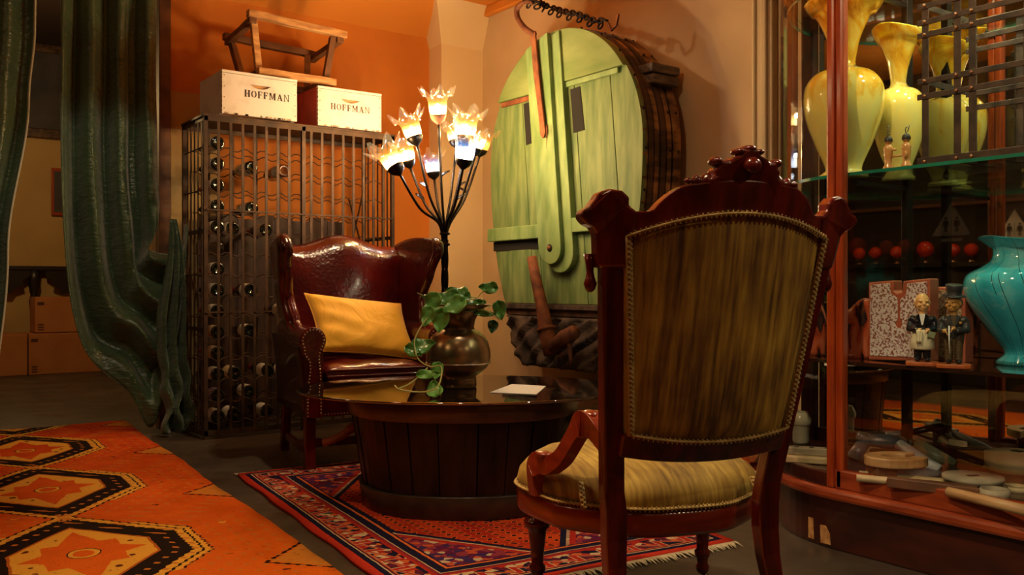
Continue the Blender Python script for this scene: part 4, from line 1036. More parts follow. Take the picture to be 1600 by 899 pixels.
# rolled arms
def arm(s):
    xc = s*(H2-.035); zc = .615
    def rr(k): return .055-.006*k
    pts_ = [Vector((xc, -.01, zc)), Vector((xc, .05, zc+.002)), Vector((xc+s*.002, .2, zc+.004)), Vector((xc-s*.01, .42, zc+.02)), Vector((xc-s*.02, .58, zc+.03))]
    MB().tube(spline(pts_, 5), .058, 20).build('arm_roll', 'leather', t)
    # padded inner and outer sides
    MB().solid(lambda u, v: (xc-s*(.045+.012*math.sin(PI*v)), lerp(.0, .58, u), lerp(.38, .62, v)), lambda u, v: (xc+s*.02, lerp(.0, .58, u), lerp(.38, .62, v)), 8, 8).build('inner_arm', 'leather', t)
    MB().solid(lambda u, v: (xc+s*(.022+.028*v*v), lerp(.0, AD+.04, u), lerp(.255, .62, v)), lambda u, v: (xc-s*.01, lerp(.0, AD+.04, u), lerp(.255, .62, v)), 6, 8).build('outer_side', 'leather_dark', t)
    # scrolled front facing
    def fz(z):  # centre offset and half width
        return interp([(.255, (.0)), (1, 0)], z)
    L_ = []; R3 = []
    tabL = [(.255, -.044), (.40, -.044), (.47, -.040), (.54, -.030), (.575, -.048)]; tabR = [(.255, .032), (.40, .032), (.47, .016), (.52, .020), (.56, .052)]
    out_ = []
    zs = [.255, .31, .36, .40, .44, .48, .52, .55]
    for z in zs: out_.append((-s*interp(tabR, z), z))
    cc = [(0+.062*math.cos(a_), .615+.062*math.sin(a_)) for a_ in [(-.55+k*(PI+1.1)/14) for k in range(15)]]
    Lf = [(s*(interp(tabR, z)), z) for z in zs]; Rf = [(-s*abs(interp(tabL, z)), z) for z in zs]
    poly = Lf+[(s*a_, b_) for a_, b_ in cc]+Rf[::-1]
    m_ = MB(); m_.prism([(xc+a_, b_) for a_, b_ in poly], 'y', -.032, .0); m_.build('arm_facing', 'leather', t, bevel=.007)
    # nailheads just inside the outline
    cenx = sum(a_ for a_, b_ in poly)/len(poly)
    path = [Vector((xc+(a_*.80), -.036, b_ if b_ < .56 else .615+(b_-.615)*.80)) for a_, b_ in poly]
    path[0].z = path[-1].z = .268
    m_ = MB(); dist = 0; nxt = 0
    for a_, b_ in zip(path, path[1:]):
        Ls = (b_-a_).length; q = nxt-dist
        while q < Ls: m_.ell(a_.lerp(b_, q/Ls), (.0042, .003, .0042), 6, 4); nxt += .0155; q = nxt-dist
        dist += Ls
    o = m_.build('nailheads', 'nail', t); o['kind'] = 'stuff'; o['label'] = 'brass nailhead trim'
arm(-1); arm(1)
m_ = MB()
for k in range(42): m_.ell((lerp(-H2+.04, H2-.04, k/41), .006, .266), (.0042, .003, .0042), 6, 4)
o = m_.build('nailheads', 'nail', t); o['kind'] = 'stuff'
# legs and stretchers
for sx in (-1, 1):
    MB().bar([(sx*(H2-.03), .02, 0), (sx*(H2-.03), .02, .26)], .05, .05).build('leg', 'mahogany', t, bevel=.004)
    MB().bar([(sx*(H2-.05), AD+.03, 0), (sx*(H2-.05), AD+.0, .13), (sx*(H2-.05), AD-.03, .27)], .045, .045).build('leg', 'mahogany', t, bevel=.004)
    MB().bar([(sx*(H2-.04), .04, .085), (sx*(H2-.05), AD, .085)], .022, .04).build('stretcher', 'mahogany', t, bevel=.003)
MB().box((0, .30, .085), (AW-.10, .022, .04)).build('stretcher', 'mahogany', t, bevel=.003)

# cushion leaning on the chair
def cshape(u, v, sgn):
    a_, b_ = 2*u-1, 2*v-1
    pin = 1-.07*(1-abs(a_)**2)*abs(b_)**3*0; x = a_*.215*(1-.07*(1-b_*b_)); z = b_*.17*(1-.08*(1-a_*a_))
    th = .062*((1-abs(a_)**2.6)*(1-abs(b_)**2.6))**.42
    wr_ = .006*math.sin(z*60+x*20)*max(0, -a_)**.6 + .005*math.sin(x*34-z*50)*max(0, -b_)
    return (x*1.17-.012, sgn*(th+.002)+wr_*(th/.06), z)
c0 = Vector((wx_, wy_, 0)); Rz = Matrix.Rotation(arz, 4, 'Z')
cp_ = Matrix.Translation(c0) @ Rz @ Matrix.Translation((.02, .275, .660)) @ Matrix.Rotation(math.radians(-36), 4, 'X') @ Matrix.Rotation(math.radians(8), 4, 'Y')
cu_ = thing('throw_pillow', 'golden yellow velvet square pillow leaning in leather armchair', 'pillow', (0, 0, 0)); cu_.matrix_world = cp_
def shear(p): return (p[0]-p[2]*.22, p[1], p[2])
MB().solid(lambda u, v: shear(cshape(u, v, -1)), lambda u, v: shear(cshape(u, v, 1)), 36, 30).build('cover', 'cushion', cu_)
edge = [shear(cshape(k/20, 0, 0)) for k in range(21)]+[shear(cshape(1, k/20, 0)) for k in range(21)]+[shear(cshape(1-k/20, 1, 0)) for k in range(21)]+[shear(cshape(0, 1-k/20, 0)) for k in range(21)]
MB().tube([(a_, 0, c_) for a_, b_, c_ in edge], .0035, 6).build('piping', 'cushion', cu_)

# ================================================================== TUB TABLE
tcx, tcy = W(-.195, 3.66)
trz = math.atan2(-SA, CA)
t = thing('tub_table', 'dark oval coopered wooden tub serving as the table base', 'tub', (tcx, tcy, .015), trz)
TH = .425
def ov(a_, z, k=0.0):
    f_ = z/TH; A_ = lerp(.385, .455, f_)+k; B_ = lerp(.40, .435, f_)+k; return (A_*math.copysign(abs(math.cos(a_))**.85, math.cos(a_)), B_*math.copysign(abs(math.sin(a_))**.85, math.sin(a_)))
NS = 26
for q in range(NS):
    a0, a1 = 2*PI*q/NS+.006, 2*PI*(q+1)/NS-.006; dz = .003*((q*7) % 3); dr = .003*((q*5) % 3)
    vs = []
    for z in (.0, TH-.005-dz):
        for a_, k in ((a0, dr), ((a0+a1)/2, dr+.001), (a1, dr), (a1, -.022), (a0, -.022)):
            p = ov(a_, z, k); vs.append((p[0], p[1], z))
    MB()._add(vs, [], 0) if False else None
    m_ = MB(); m_._add(vs, [(0, 1, 2, 3, 4)[::-1], (5, 6, 7, 8, 9)]+[(i, (i+1) % 5, 5+(i+1) % 5, 5+i) for i in range(5)], False)
    m_.build('stave', 'tub', t)
def hoopring(z0, z1, k0, k1, name, mt):
    m_ = MB(); n_ = 72; vs = []
    for z, k in ((z0, k0), (z1, k0), (z1, k1), (z0, k1)):
        for i in range(n_): p = ov(2*PI*i/n_, z, k); vs.append((p[0], p[1], z))
    m_._add(vs, [(a_*n_+i, a_*n_+(i+1) % n_, ((a_+1) % 4)*n_+(i+1) % n_, ((a_+1) % 4)*n_+i) for a_ in range(4) for i in range(n_)], True)
    m_.build(name, mt, t, bevel=.002)
hoopring(.355, .420, .016, -.004, 'top_hoop', 'tub_hoop'); hoopring(.0, .085, .020, -.002, 'bottom_hoop', 'tub_base')
m_ = MB(); m_.prism([ov(2*PI*i/48, .03, -.02) for i in range(48)], 'z', .02, .04); m_.build('tub_floor', 'tub', t)
# left spigot handle and right stub
Tm = (Matrix.Translation((tcx, tcy, .015)) @ Matrix.Rotation(trz, 4, 'Z')).inverted()
hp = [Tm @ P(a_, b_, Y) for a_, b_, Y in ((565, 662, 3.62), (552, 668, 3.60), (535, 680, 3.58), (515, 689, 3.56), (506, 692, 3.56))]
MB().tube(spline(hp, 4), [.026, .025, .024, .021, .02, .019, .018, .017, .016, .016, .015, .015, .015, .015, .016, .018, .018], 12).build('handle', 'handle_wood', t)
MB().tube([hp[0], hp[0]+Vector((-.02, 0, -.008))], [.030, .024], 12).build('handle_socket', 'brass_dark', t)
MB().tube([Vector((.43, -.05, .33)), Vector((.56, -.08, .29))], .018, 10).build('handle', 'tub', t)
# oval glass top
gt = thing('glass_tabletop', 'dark reflective oval glass top resting on the coopered tub', 'table top', (tcx, tcy, .443), trz)
GA, GB = .675, .50
m_ = MB(); m_.prism([(GA*math.cos(2*PI*i/96), GB*math.sin(2*PI*i/96)) for i in range(96)], 'z', 0, .010, smooth=True); m_.build('glass', 'table_glass', gt, bevel=.003)
GZ = .4535

# paper
pc = [FL(a_, b_, GZ) for a_, b_ in ((765, 614), (800, 601), (853, 604), (838, 617))]
pc0 = sum(pc, Vector())/4
t = tag(MB().prism([(p.x-pc0.x, p.y-pc0.y) for p in pc], 'z', 0, .0012).build('paper_sheet', 'paper', loc=(pc0.x, pc0.y, GZ+.0005)), 'white sheet of paper lying on the dark glass top', 'paper')

# spittoon
SY = 3.66; sx_, sy_ = W((716-800)/F*SY, SY)
t = thing('brass_spittoon', 'aged brass spittoon vase holding a trailing plant', 'vase', (sx_, sy_, GZ))
MB().lathe([(0, 0), (.072, 0), (.076, .006), (.074, .03), (.072, .045), (.09, .058), (.115, .078), (.128, .10)], 48, cap=False).build('foot', 'brass_dark', t)
MB().lathe([(.128, .098), (.132, .12), (.131, .15), (.122, .185), (.105, .212), (.085, .228), (.068, .236)], 48, cap=False).build('belly', 'brass', t)
MB().lathe([(.068, .234), (.064, .245), (.068, .27), (.082, .30), (.105, .328), (.131, .338), (.132, .335), (.104, .322), (.078, .295), (.060, .25)], 48, cap=False).build('flared_neck', 'brass_dark', t)
MB().lathe([(.126, .097), (.1335, .099), (.1335, .102), (.126, .104)], 48, cap=False).build('seam_band', 'silver', t)
# pothos
pz = GZ+.29
pl_ = thing('pothos_plant', 'green trailing pothos with pale vines, growing in brass spittoon', 'plant', (sx_, sy_, pz))
MB().lathe([(0, 0), (.066, -.004), (.066, -.02), (0, -.03)], 20, cap=False).build('soil', 'soil', pl_)
def pl3(px, py, Y): p = P(px, py, Y); return Vector((p.x-sx_, p.y-sy_, p.z-pz))
def heart(center, L_, W_, ang, tilt, mt, roll=0.0):
    m_ = MB()
    def lf(u, v):
        a_ = 2*u-1; w_ = W_*(math.sin(PI*v**.62)**.8)*1.0; x = a_*w_; y = L_*(v-.42) - (.13*L_*(1-abs(a_))*(1-v)**6*-1) + .10*L_*(-(abs(a_)**1.5))*(1-v)**3
        return (x, y, .10*W_*abs(a_)**1.5*2+.012*math.sin(v*9)*a_*a_-.20*L_*(v-.3)**2)
    T = Matrix.Rotation(trz, 4, 'Z') @ Matrix.Rotation(roll, 4, 'Z') @ Matrix.Rotation(tilt, 4, 'X') @ Matrix.Rotation(ang, 4, 'Z')
    m_.grid(lambda u, v: T @ Vector(lf(u, v)), 8, 10)
    return m_.build('leaf', mt, pl_, loc=center, solidify=.0012)
# leaf list: px, py, depth, length m, half width, angle in the picture plane (0 = tip up), tilt, material
TB = math.radians(90)
LV = [(676, 473, 3.50, .085, .032, 155, 75, 'leaf_light'), (668, 494, 3.46, .08, .028, 165, 75, 'leaf_light'), (688, 500, 3.48, .09, .036, 175, 80, 'leaf_light'),
 (700, 465, 3.55, .095, .034, 95, 60, 'leaf'), (715, 460, 3.64, .09, .038, 70, 55, 'leaf'), (711, 478, 3.48, .095, .036, 125, 60, 'leaf_light'),
 (735, 478, 3.6, .10, .03, -70, 60, 'leaf'), (755, 489, 3.62, .10, .016, -100, 80, 'leaf'), (764, 450, 3.66, .075, .026, 85, 78, 'leaf'),
 (781, 484, 3.6, .075, .028, 190, 85, 'leaf'), (770, 510, 3.6, .05, .022, 170, 85, 'leaf_dark'), (660, 541, 3.42, .09, .033, -75, 65, 'leaf'),
 (645, 549, 3.40, .07, .024, -120, 60, 'leaf'), (683, 579, 3.40, .065, .024, 170, 75, 'leaf_light'), (668, 585, 3.35, .085, .018, -85, 75, 'leaf_light'),
 (679, 609, 3.30, .06, .032, 10, 70, 'leaf_light'), (725, 470, 3.72, .09, .034, -20, 50, 'leaf'), (728, 486, 3.75, .09, .034, 60, 40, 'leaf'), (745, 480, 3.74, .09, .034, -50, 40, 'leaf'), (690, 478, 3.7, .09, .034, 50, 45, 'leaf'), (666, 463, 3.6, .04, .008, 90, 80, 'leaf')]
for (a_, b_, Y, L_, W_, an, ti, mt) in LV: heart(pl3(a_, b_, Y), L_, W_, math.radians(an), math.radians(ti), mt)
def vine(pts_, r_=.0028): MB().tube(spline([pl3(*p) for p in pts_], 7), r_, 6).build('vine', 'vine', pl_)
vine([(716, 495, 3.62), (690, 480, 3.5), (668, 497, 3.46), (650, 525, 3.42), (648, 545, 3.40), (655, 563, 3.38), (672, 573, 3.38), (688, 572, 3.36), (690, 585, 3.33), (684, 604, 3.26), (668, 612, 3.26), (640, 612, 3.28), (622, 608, 3.33), (617, 603, 3.38)])
vine([(668, 575, 3.38), (655, 588, 3.36), (640, 600, 3.34), (622, 608, 3.33)])
vine([(650, 530, 3.44), (656, 536, 3.44), (664, 541, 3.42)], .002)
vine([(716, 495, 3.64), (728, 472, 3.6), (744, 466, 3.6), (735, 464, 3.6)], .0022); vine([(720, 490, 3.64), (750, 484, 3.6), (768, 490, 3.6), (780, 500, 3.6)], .0024)
vine([(760, 486, 3.6), (766, 478, 3.62), (777, 476, 3.6)], .0018); vine([(678, 458, 3.6), (664, 462, 3.6), (652, 458, 3.6)], .0018); vine([(752, 458, 3.66), (764, 452, 3.66)], .0018); vine([(735, 480, 3.66), (752, 458, 3.66)], .0018)

# ================================================================== FOREGROUND CHAIR (seen from behind)
fx_ = Vector((.961, .276)); fy_ = Vector((-.276, .961)); fo = Vector((.404, 2.054))
cx_, cy_ = W(fo.x, fo.y); ew = W(fx_.x, fx_.y)
t = thing('carved_armchair', 'carved mahogany parlour chair with gold velvet back, seen from behind', 'armchair', (cx_, cy_, 0), math.atan2(ew[1], ew[0]))
RAKE = .235
def bk_(x, z, dy=0.0):
    """front-plan (x,z) of the back laid on its raked, curved surface"""
    if z > .96: z = .96+(z-.96)*.72
    c_ = .075*(1-min(1, abs(x)/.27)**2)*min(1, max(0, (z-.36)/.2))
    return (x, -(max(0, z-.36)*RAKE) - c_ + dy, z)
def sheet(poly_l, poly_r, z0, z1, th, name, mt, nx=24, nz=24, puff=0.0, off=0.0, bevel=0):
    """panel between two side curves x=l(z), x=r(z), following the back's curve"""
    def f(sg):
        def g(u, v):
            z = lerp(z0(u), z1(u), v); x = lerp(poly_l(z), poly_r(z), u)
            p_ = puff*(1-abs(2*u-1)**3.5)*(1-abs(2*v-1)**4)
            return bk_(x, z, off+sg*(th/2+p_))
        return g
    return MB().solid(f(-1), f(1), nx, nz).build(name, mt, t, bevel=bevel)
def px_(z): return lerp(.190, .251, min(1, max(0, (z-.35)/.62)))      # post centre line
# posts: raked, running down into splayed rear legs
for s in (-1, 1):
    pts_ = []; 
    for z in (0, .06, .12, .18, .24, .30, .36): pts_.append(Vector((s*(.19+.02*((.3-z)/.3 if z < .3 else 0)**1.5), -.015-.10*max(0, (.30-z)/.30)**1.6, z)))
    for k in range(1, 13): z = .36+.62*k/12; p_ = bk_(s*px_(z), z); pts_.append(Vector((p_[0], -(z-.36)*RAKE-.005, p_[2])))
    wd = [.030, .032, .035, .040, .046, .050, .052]+[.050]*12
    MB().bar(pts_, wd, [.034, .036, .038, .04, .042, .045, .045]+[.04]*12).build('back_post', 'mahogany', t, bevel=.006)
# top rail outline: from the finials in to the crest
def zlow_t(x): return .955+.070*(1-(abs(x)/.26)**2)
def ztop_t(x):
    a_ = abs(x)
    if a_ > .185: return 1.035
    if a_ > .11: return 1.035+.075*math.sin((.185-a_)/.075*PI/2)**.8
    return 1.110+.012*math.cos(a_/.11*PI/2)
MB().solid(lambda u, v: bk_(lerp(-.275, .275, u), lerp(zlow_t(lerp(-.275, .275, u)), ztop_t(lerp(-.275, .275, u)), v), -.018),
           lambda u, v: bk_(lerp(-.275, .275, u), lerp(zlow_t(lerp(-.275, .275, u)), ztop_t(lerp(-.275, .275, u)), v), .018), 60, 6, smooth=False).build('top_rail', 'mahogany', t, bevel=.004)
# finial ears
def ear(s):
    o_ = [(.215, .90), (.215, 1.035), (.232, 1.052), (.230, 1.072), (.245, 1.092), (.268, 1.098), (.290, 1.088), (.297, 1.068), (.308, 1.048), (.322, 1.038), (.326, 1.018), (.312, 1.0), (.298, .992), (.288, .975), (.283, .93), (.276, .90)]
    m_ = MB(); n_ = len(o_); vs = [bk_(s*a_, b_, -.022) for a_, b_ in o_]+[bk_(s*a_, b_, .022) for a_, b_ in o_]
    m_._add(vs, [tuple(range(n_)), tuple(range(n_, 2*n_))[::-1]]+[(i, (i+1) % n_, n_+(i+1) % n_, n_+i) for i in range(n_)], False)
    m_.build('carved_ear', 'mahogany', t, bevel=.007)
    y0 = bk_(s*.28, .9)[1]
    MB().lathe([(.004, 0), (.010, .006), (.014, .018), (.010, .03), (.007, .045), (.010, .06), (.014, .08)], 14, (s*.284, y0+.012, .850)).build('drop_pendant', 'mahogany', t)
    MB().ell(bk_(s*.296, 1.045, .0), (.010, .024, .009), 14, 8).build('carved_scroll', 'mahogany', t)
ear(-1); ear(1)
# crest
cr_ = [(-.108, 1.07), (-.112, 1.124), (-.098, 1.132), (-.100, 1.150), (-.090, 1.158), (-.086, 1.174), (-.062, 1.172), (-.050, 1.182), (-.030, 1.190), (-.020, 1.204), (0, 1.210)]
cr_ = [(a_*.74, b_) for a_, b_ in cr_]
cr_ = cr_+[(-a_, b_) for a_, b_ in cr_[::-1][1:]]
n_ = len(cr_); vs = [bk_(a_, b_, -.020) for a_, b_ in cr_]+[bk_(a_, b_, .020) for a_, b_ in cr_]
m_ = MB(); m_._add(vs, [tuple(range(n_)), tuple(range(n_, 2*n_))[::-1]]+[(i, (i+1) % n_, n_+(i+1) % n_, n_+i) for i in range(n_)], False)
m_.build('carved_crest', 'mahogany', t, bevel=.006)
for s in (-1, 1):
    c_ = Vector(bk_(s*.084, 1.118, .0))
    T = Matrix.Translation(c_) @ Matrix.Rotation(s*PI/2, 4, 'Y')
    MB().lathe([(.014, -.02), (.019, -.006), (.015, .004), (.007, .010), (.013, .017), (.012, .023), (.004, .030), (.007, .036), (.005, .042), (.001, .046)], 16, T=T).build('turned_knob', 'mahogany', t)
    MB().ell(bk_(s*.068, 1.172, .0), (.011, .023, .010), 14, 10).build('carved_scroll', 'mahogany', t)
    MB().ell(bk_(s*.022, 1.200, 0), (.012, .022, .007), 12, 8).build('carved_scroll', 'mahogany', t)
MB().ell(bk_(.0, 1.208, 0), (.016, .023, .008), 12, 8).build('carved_scroll', 'mahogany', t)
MB().ell(bk_(.0, 1.160, -.026), (.019, .016, .017), 18, 12).build('crest_boss', 'mahogany', t)
# bottom rail of the back, upholstered panel and braid
zb0 = lambda x: .540-.022*(1-(abs(x)/.22)**2)
MB().solid(lambda u, v: bk_(lerp(-.20, .20, u), lerp(zb0(lerp(-.2, .2, u))-.042, zb0(lerp(-.2, .2, u))+.01, v), -.016), lambda u, v: bk_(lerp(-.20, .20, u), lerp(zb0(lerp(-.2, .2, u))-.042, zb0(lerp(-.2, .2, u))+.01, v), .016), 24, 4, smooth=False).build('lower_rail', 'mahogany', t, bevel=.004)
inr = lambda z: px_(z)-.018
sheet(lambda z: -inr(z), inr, lambda u: zb0(lerp(-.2, .2, u))+.004, lambda u: zlow_t(lerp(-.25, .25, u))+.012, .022, 'back_upholstery', 'velvet', 36, 36, .010, -.004)
# gimp braid: a ribbon with looped relief
def braid(path, parent, loopr=.0055, name='braid', close=False, nrm=Vector((0, -1, 0))):
    path = [Vector(p) for p in path]; m_ = MB()
    m_.tube(path, .0075, 6, flat=.45)
    acc_ = [0]
    for a_, b_ in zip(path, path[1:]): acc_.append(acc_[-1]+(b_-a_).length)
    L_ = 0; j_ = 0; zz = []
    while L_ < acc_[-1]:
        while j_ < len(acc_)-2 and acc_[j_+1] < L_: j_ += 1
        k = (L_-acc_[j_])/(acc_[j_+1]-acc_[j_]+1e-9); p_ = path[j_].lerp(path[j_+1], k); td = (path[j_+1]-path[j_]).normalized(); sd = td.cross(nrm).normalized()
        q = L_/.0105*2*PI
        zz.append(p_+sd*.0068*math.sin(q)+td*.003*math.sin(2*q)+nrm*.0042); L_ += .0017
    m_.tube(zz, .0016, 4)
    o_ = m_.build(name, 'braid', parent); o_['kind'] = 'stuff'; o_['label'] = 'gold looped braid trim'; return o_
top_ = [bk_(lerp(-.232, .232, k/30), zlow_t(lerp(-.25, .25, k/30))+.004, -.026) for k in range(31)]
bot_ = [bk_(lerp(-.186, .186, k/30), zb0(lerp(-.2, .2, k/30))+.010, -.026) for k in range(31)]
for s in (-1, 1): braid([bk_(s*(inr(z)-.004), z, -.024) for z in [lerp(.545, .966, k/20) for k in range(21)]], t)
braid(top_, t); braid(bot_, t)
# seat: rounded plan
def plan(a_, k=0.0):
    """angle round the seat -> (x,y); back is y=0"""
    c_, s_ = math.cos(a_), math.sin(a_)
    y = .285+.285*math.copysign(abs(s_)**.85, s_)
    hw = interp([(0, .205), (.16, .285), (.34, .306), (.50, .27), (.57, .22)], y)
    x = hw*math.copysign(abs(c_)**.55, c_)
    n_ = Vector((x, (y-.285))).normalized(); return (x+n_.x*k, y+n_.y*k)
def ringloft(levels, name, mt, par=t, n=80, cap=True, bevel=0):
    m_ = MB(); vs = []
    for z, k in levels:
        for i in range(n): p_ = plan(2*PI*i/n, k); vs.append((p_[0], p_[1], z))
    fs = [(j*n+i, j*n+(i+1) % n, (j+1)*n+(i+1) % n, (j+1)*n+i) for j in range(len(levels)-1) for i in range(n)]
    if cap: fs += [tuple(range(n))[::-1], tuple(range((len(levels)-1)*n, len(levels)*n))]
    m_._add(vs, fs, True); return m_.build(name, mt, par, bevel=bevel)
ringloft([(.292, -.02), (.290, -.004), (.30, 0.002), (.34, .004), (.35, 0), (.351, -.02)], 'seat_rail', 'rail_wood')
ringloft([(.345, -.006), (.37, .002), (.395, -.004), (.415, -.022), (.432, -.055), (.442, -.10), (.448, -.16), (.449, -.20)], 'seat_cushion', 'velvet_seat')
braid([(*plan(2*PI*k/120, .004), .357) for k in range(121)], t)
for s in (-1, 1):
    for xx in (.185, .235): 
        b_ = [Vector((s*xx*1.0, .0+(.0 if xx < .2 else .055), .357)), Vector((s*xx*.995, .012+(.0 if xx < .2 else .055), .385)), Vector((s*xx*.985, .03+(.0 if xx < .2 else .055), .41))]
        braid(b_, t)
# hip rests sweeping from post to rail
for s in (-1, 1):
    pts_ = spline([(s*.205, -.03, .505), (s*.218, .015, .545), (s*.236, .050, .548), (s*.250, .078, .510), (s*.262, .115, .465), (s*.276, .155, .440), (s*.288, .195, .438), (s*.296, .225, .418), (s*.294, .228, .385), (s*.290, .225, .352)], 5)
    nn = len(pts_); ww = [.030+.012*math.sin(PI*min(1, k/12)) for k in range(nn)]; hh = [interp([(0, .04), (.2, .062), (.32, .045), (.5, .040), (.62, .052), (.72, .058), (.85, .045), (1, .05)], k/(nn-1)) for k in range(nn)]
    MB().bar(pts_, ww, hh).build('hip_rest', 'rail_wood', t, bevel=.010)
    MB().ell((s*.228, .035, .572), (.020, .028, .012), 14, 8).build('carved_scroll', 'rail_wood', t)
    MB().ell((s*.289, .185, .460), (.018, .024, .008), 14, 8).build('carved_scroll', 'rail_wood', t)
# turned front legs with casters
for x_ in (-.218, .278):
    MB().lathe([(.010, .040), (.018, .05), (.020, .062), (.015, .07), (.0165, .085), (.022, .095), (.0225, .105), (.016, .112), (.019, .15), (.024, .19), (.026, .205), (.034, .212), (.037, .222), (.034, .232), (.024, .238), (.024, .25), (.032, .258), (.034, .272), (.030, .285), (.036, .295)], 24, (x_, .455, 0)).build('front_leg', 'mahogany', t)
    c_ = MB(); c_.tube([(x_, .455, .045), (x_+.01, .44, .03)], .007, 8); T = Matrix.Translation((x_+.012, .435, .018)) @ Matrix.Rotation(PI/2, 4, 'Y'); c_.lathe([(.017, -.008), (.018, 0), (.017, .008)], 18, T=T); c_.build('caster', 'brass_dark', t)

# ================================================================== DISPLAY CABINET
KX, KY, KB = 2.58, 1.73, .50        # front plane, start of the bowed end, bow
KD = .55; KYE = -.35                # depth, far end (outside the frame)
KF = .25                            # deck height
def kplan(k=0.0, n=20, y0=None):
    """outline of the case from the front's far end, along the front, round the bow to the back"""
    y0 = KYE if y0 is None else y0
    a_ = KD+k; b_ = KB+k; cx0 = KX+KD
    return [(KX-k, y0)]+[(cx0-a_*math.cos(PI/2*i/n), KY+b_*math.sin(PI/2*i/n)) for i in range(n+1)]
def kloop(k, back=0.0): return kplan(k)+[(KX+KD+back, KY+KB+k), (KX+KD+back, KYE)]
cab = thing('display_cabinet', 'tall mahogany glass display cabinet with bowed glass end', 'cabinet', (KX, KY, 0))
def rl(pts, z=None): return [(p[0]-KX, p[1]-KY) for p in pts]
def slab_(k, z0, z1, name, mt, back=.02, bevel=.006): return MB().prism(rl(kloop(k, back)), 'z', z0, z1).build(name, mt, cab, bevel=bevel)
slab_(-.012, 0, .17, 'plinth', 'cab_dark'); slab_(.022, .168, .205, 'ledge_moulding', 'cab_rail', bevel=.012)
def wallstrip(k, th, z0, z1, i0, i1, name, mt, bevel=.003, parent=cab):
    o_ = kplan(k)[i0:i1]; q_ = kplan(k-th)[i0:i1]
    return MB().prism(rl(o_+q_[::-1]), 'z', z0, z1).build(name, mt, parent, bevel=bevel)
wallstrip(0, .035, .204, .268, 0, 2, 'bottom_rail', 'cab_rail', .006); wallstrip(0, .035, .204, .255, 1, 22, 'curved_bottom_rail', 'cab_dark', .006)
slab_(-.034, .17, KF, 'deck', 'cab_dark', 0, .001)
HT = 2.12
slab_(.02, HT, HT+.16, 'cornice', 'cab_wood', bevel=.02); 
wallstrip(0, .03, HT-.07, HT, 0, 2, 'top_rail', 'cab_wood'); wallstrip(0, .03, HT-.07, HT, 1, 22, 'curved_top_rail', 'cab_wood')
# corner stile where flat front meets the bow: two reeded members
for (dy, wd_, ex) in ((-.016, .028, 0), (.014, .030, .004)):
    MB().box((.018-ex, dy, (HT+.204)/2), (.036, wd_, HT-.204)).build('corner_stile', 'cab_wood', cab, bevel=.008)
MB().box((.02, -1.06, (HT+.204)/2), (.04, .06, HT-.204)).build('front_stile', 'cab_wood', cab, bevel=.008)
# far stile of the bowed end
kk = kplan(0, 40); e_ = kk[int(1+40*.80)]
ang_ = math.atan2(kk[int(1+40*.80)+1][1]-e_[1], kk[int(1+40*.80)+1][0]-e_[0])
MB().box((e_[0]-KX+.02, e_[1]-KY-.02, (HT+.204)/2), (.055, .030, HT-.204), rz=ang_).build('side_stile', 'cab_dark', cab, bevel=.006)
MB().box((KD-.015, KB-.03, (HT+.204)/2), (.04, .06, HT-.204)).build('back_stile', 'cab_dark', cab, bevel=.006)
# glazing
MB().box((.014, -.54, (HT+.2)/2), (.005, 1.0, HT-.34)).build('front_glass', 'pane', cab)
o = wallstrip(-.014, .004, .25, HT-.06, 2, 18, 'curved_glass', 'pane', 0)
# mirror back
MB().box((KD+.008, (KYE+KY+KB-.06)/2-KY, (HT+KF)/2), (.008, KB-.06+KY-KYE, HT-KF)).build('mirror_back', 'mirror', cab)
MB().box((KD-.006, (KYE+KY+KB-.06)/2-KY, KF+.025), (.02, KB-.06+KY-KYE, .05)).build('back_rail', 'cab_dark', cab, bevel=.003)
# iron standard with shelf arms
MB().box((.42, -.01, (HT+KF)/2), (.034, .026, HT-KF)).build('iron_standard', 'black_iron', cab, bevel=.003)
MB().box((.42, -.01, KF+.008), (.09, .07, .016)).build('standard_foot', 'black_iron', cab, bevel=.003)
for z_ in (.598, 1.216, 1.86): MB().box((.27, -.01, z_-.008), (.33, .016, .014)).build('shelf_arm', 'black_iron', cab)
def shelf(z0, z1, mt, name, k=-.045, em=None):
    MB().prism(rl(kloop(k, -.03)), 'z', z0, z1).build(name, mt, cab)
    if em:
        o_ = kplan(k+.001); q_ = kplan(k-.0015)
        MB().prism(rl(o_+q_[::-1]), 'z', z0-.0003, z1+.0003).build('green_glass_edge', em, cab)
shelf(1.226, 1.236, 'shelf_glass', 'upper_glass_shelf', em='shelf_edge'); shelf(1.868, 1.878, 'shelf_glass', 'top_glass_shelf', em='shelf_edge'); shelf(.606, .618, 'dark_shelf', 'middle_shelf')
for i, y_ in enumerate((KY-.05, KY-.42, KY-.85)):  # unseen pucks added under the cornice to light the vases
    MB().lathe([(.03, HT-.012), (.03, HT-.002)], 20, (.30, y_-KY, 0)).build('fill_puck', 'puck', cab)
    l = bpy.data.lights.new('fill_puck_source', 'SPOT'); l.energy = 30; l.color = (1, .86, .58); l.spot_size = 2.6; l.spot_blend = .6; l.shadow_soft_size = .03
    lo = bpy.data.objects.new('fill_puck_source', l); COL.objects.link(lo); lo.parent = cab; lo.location = (.24, y_-KY, HT-.02)
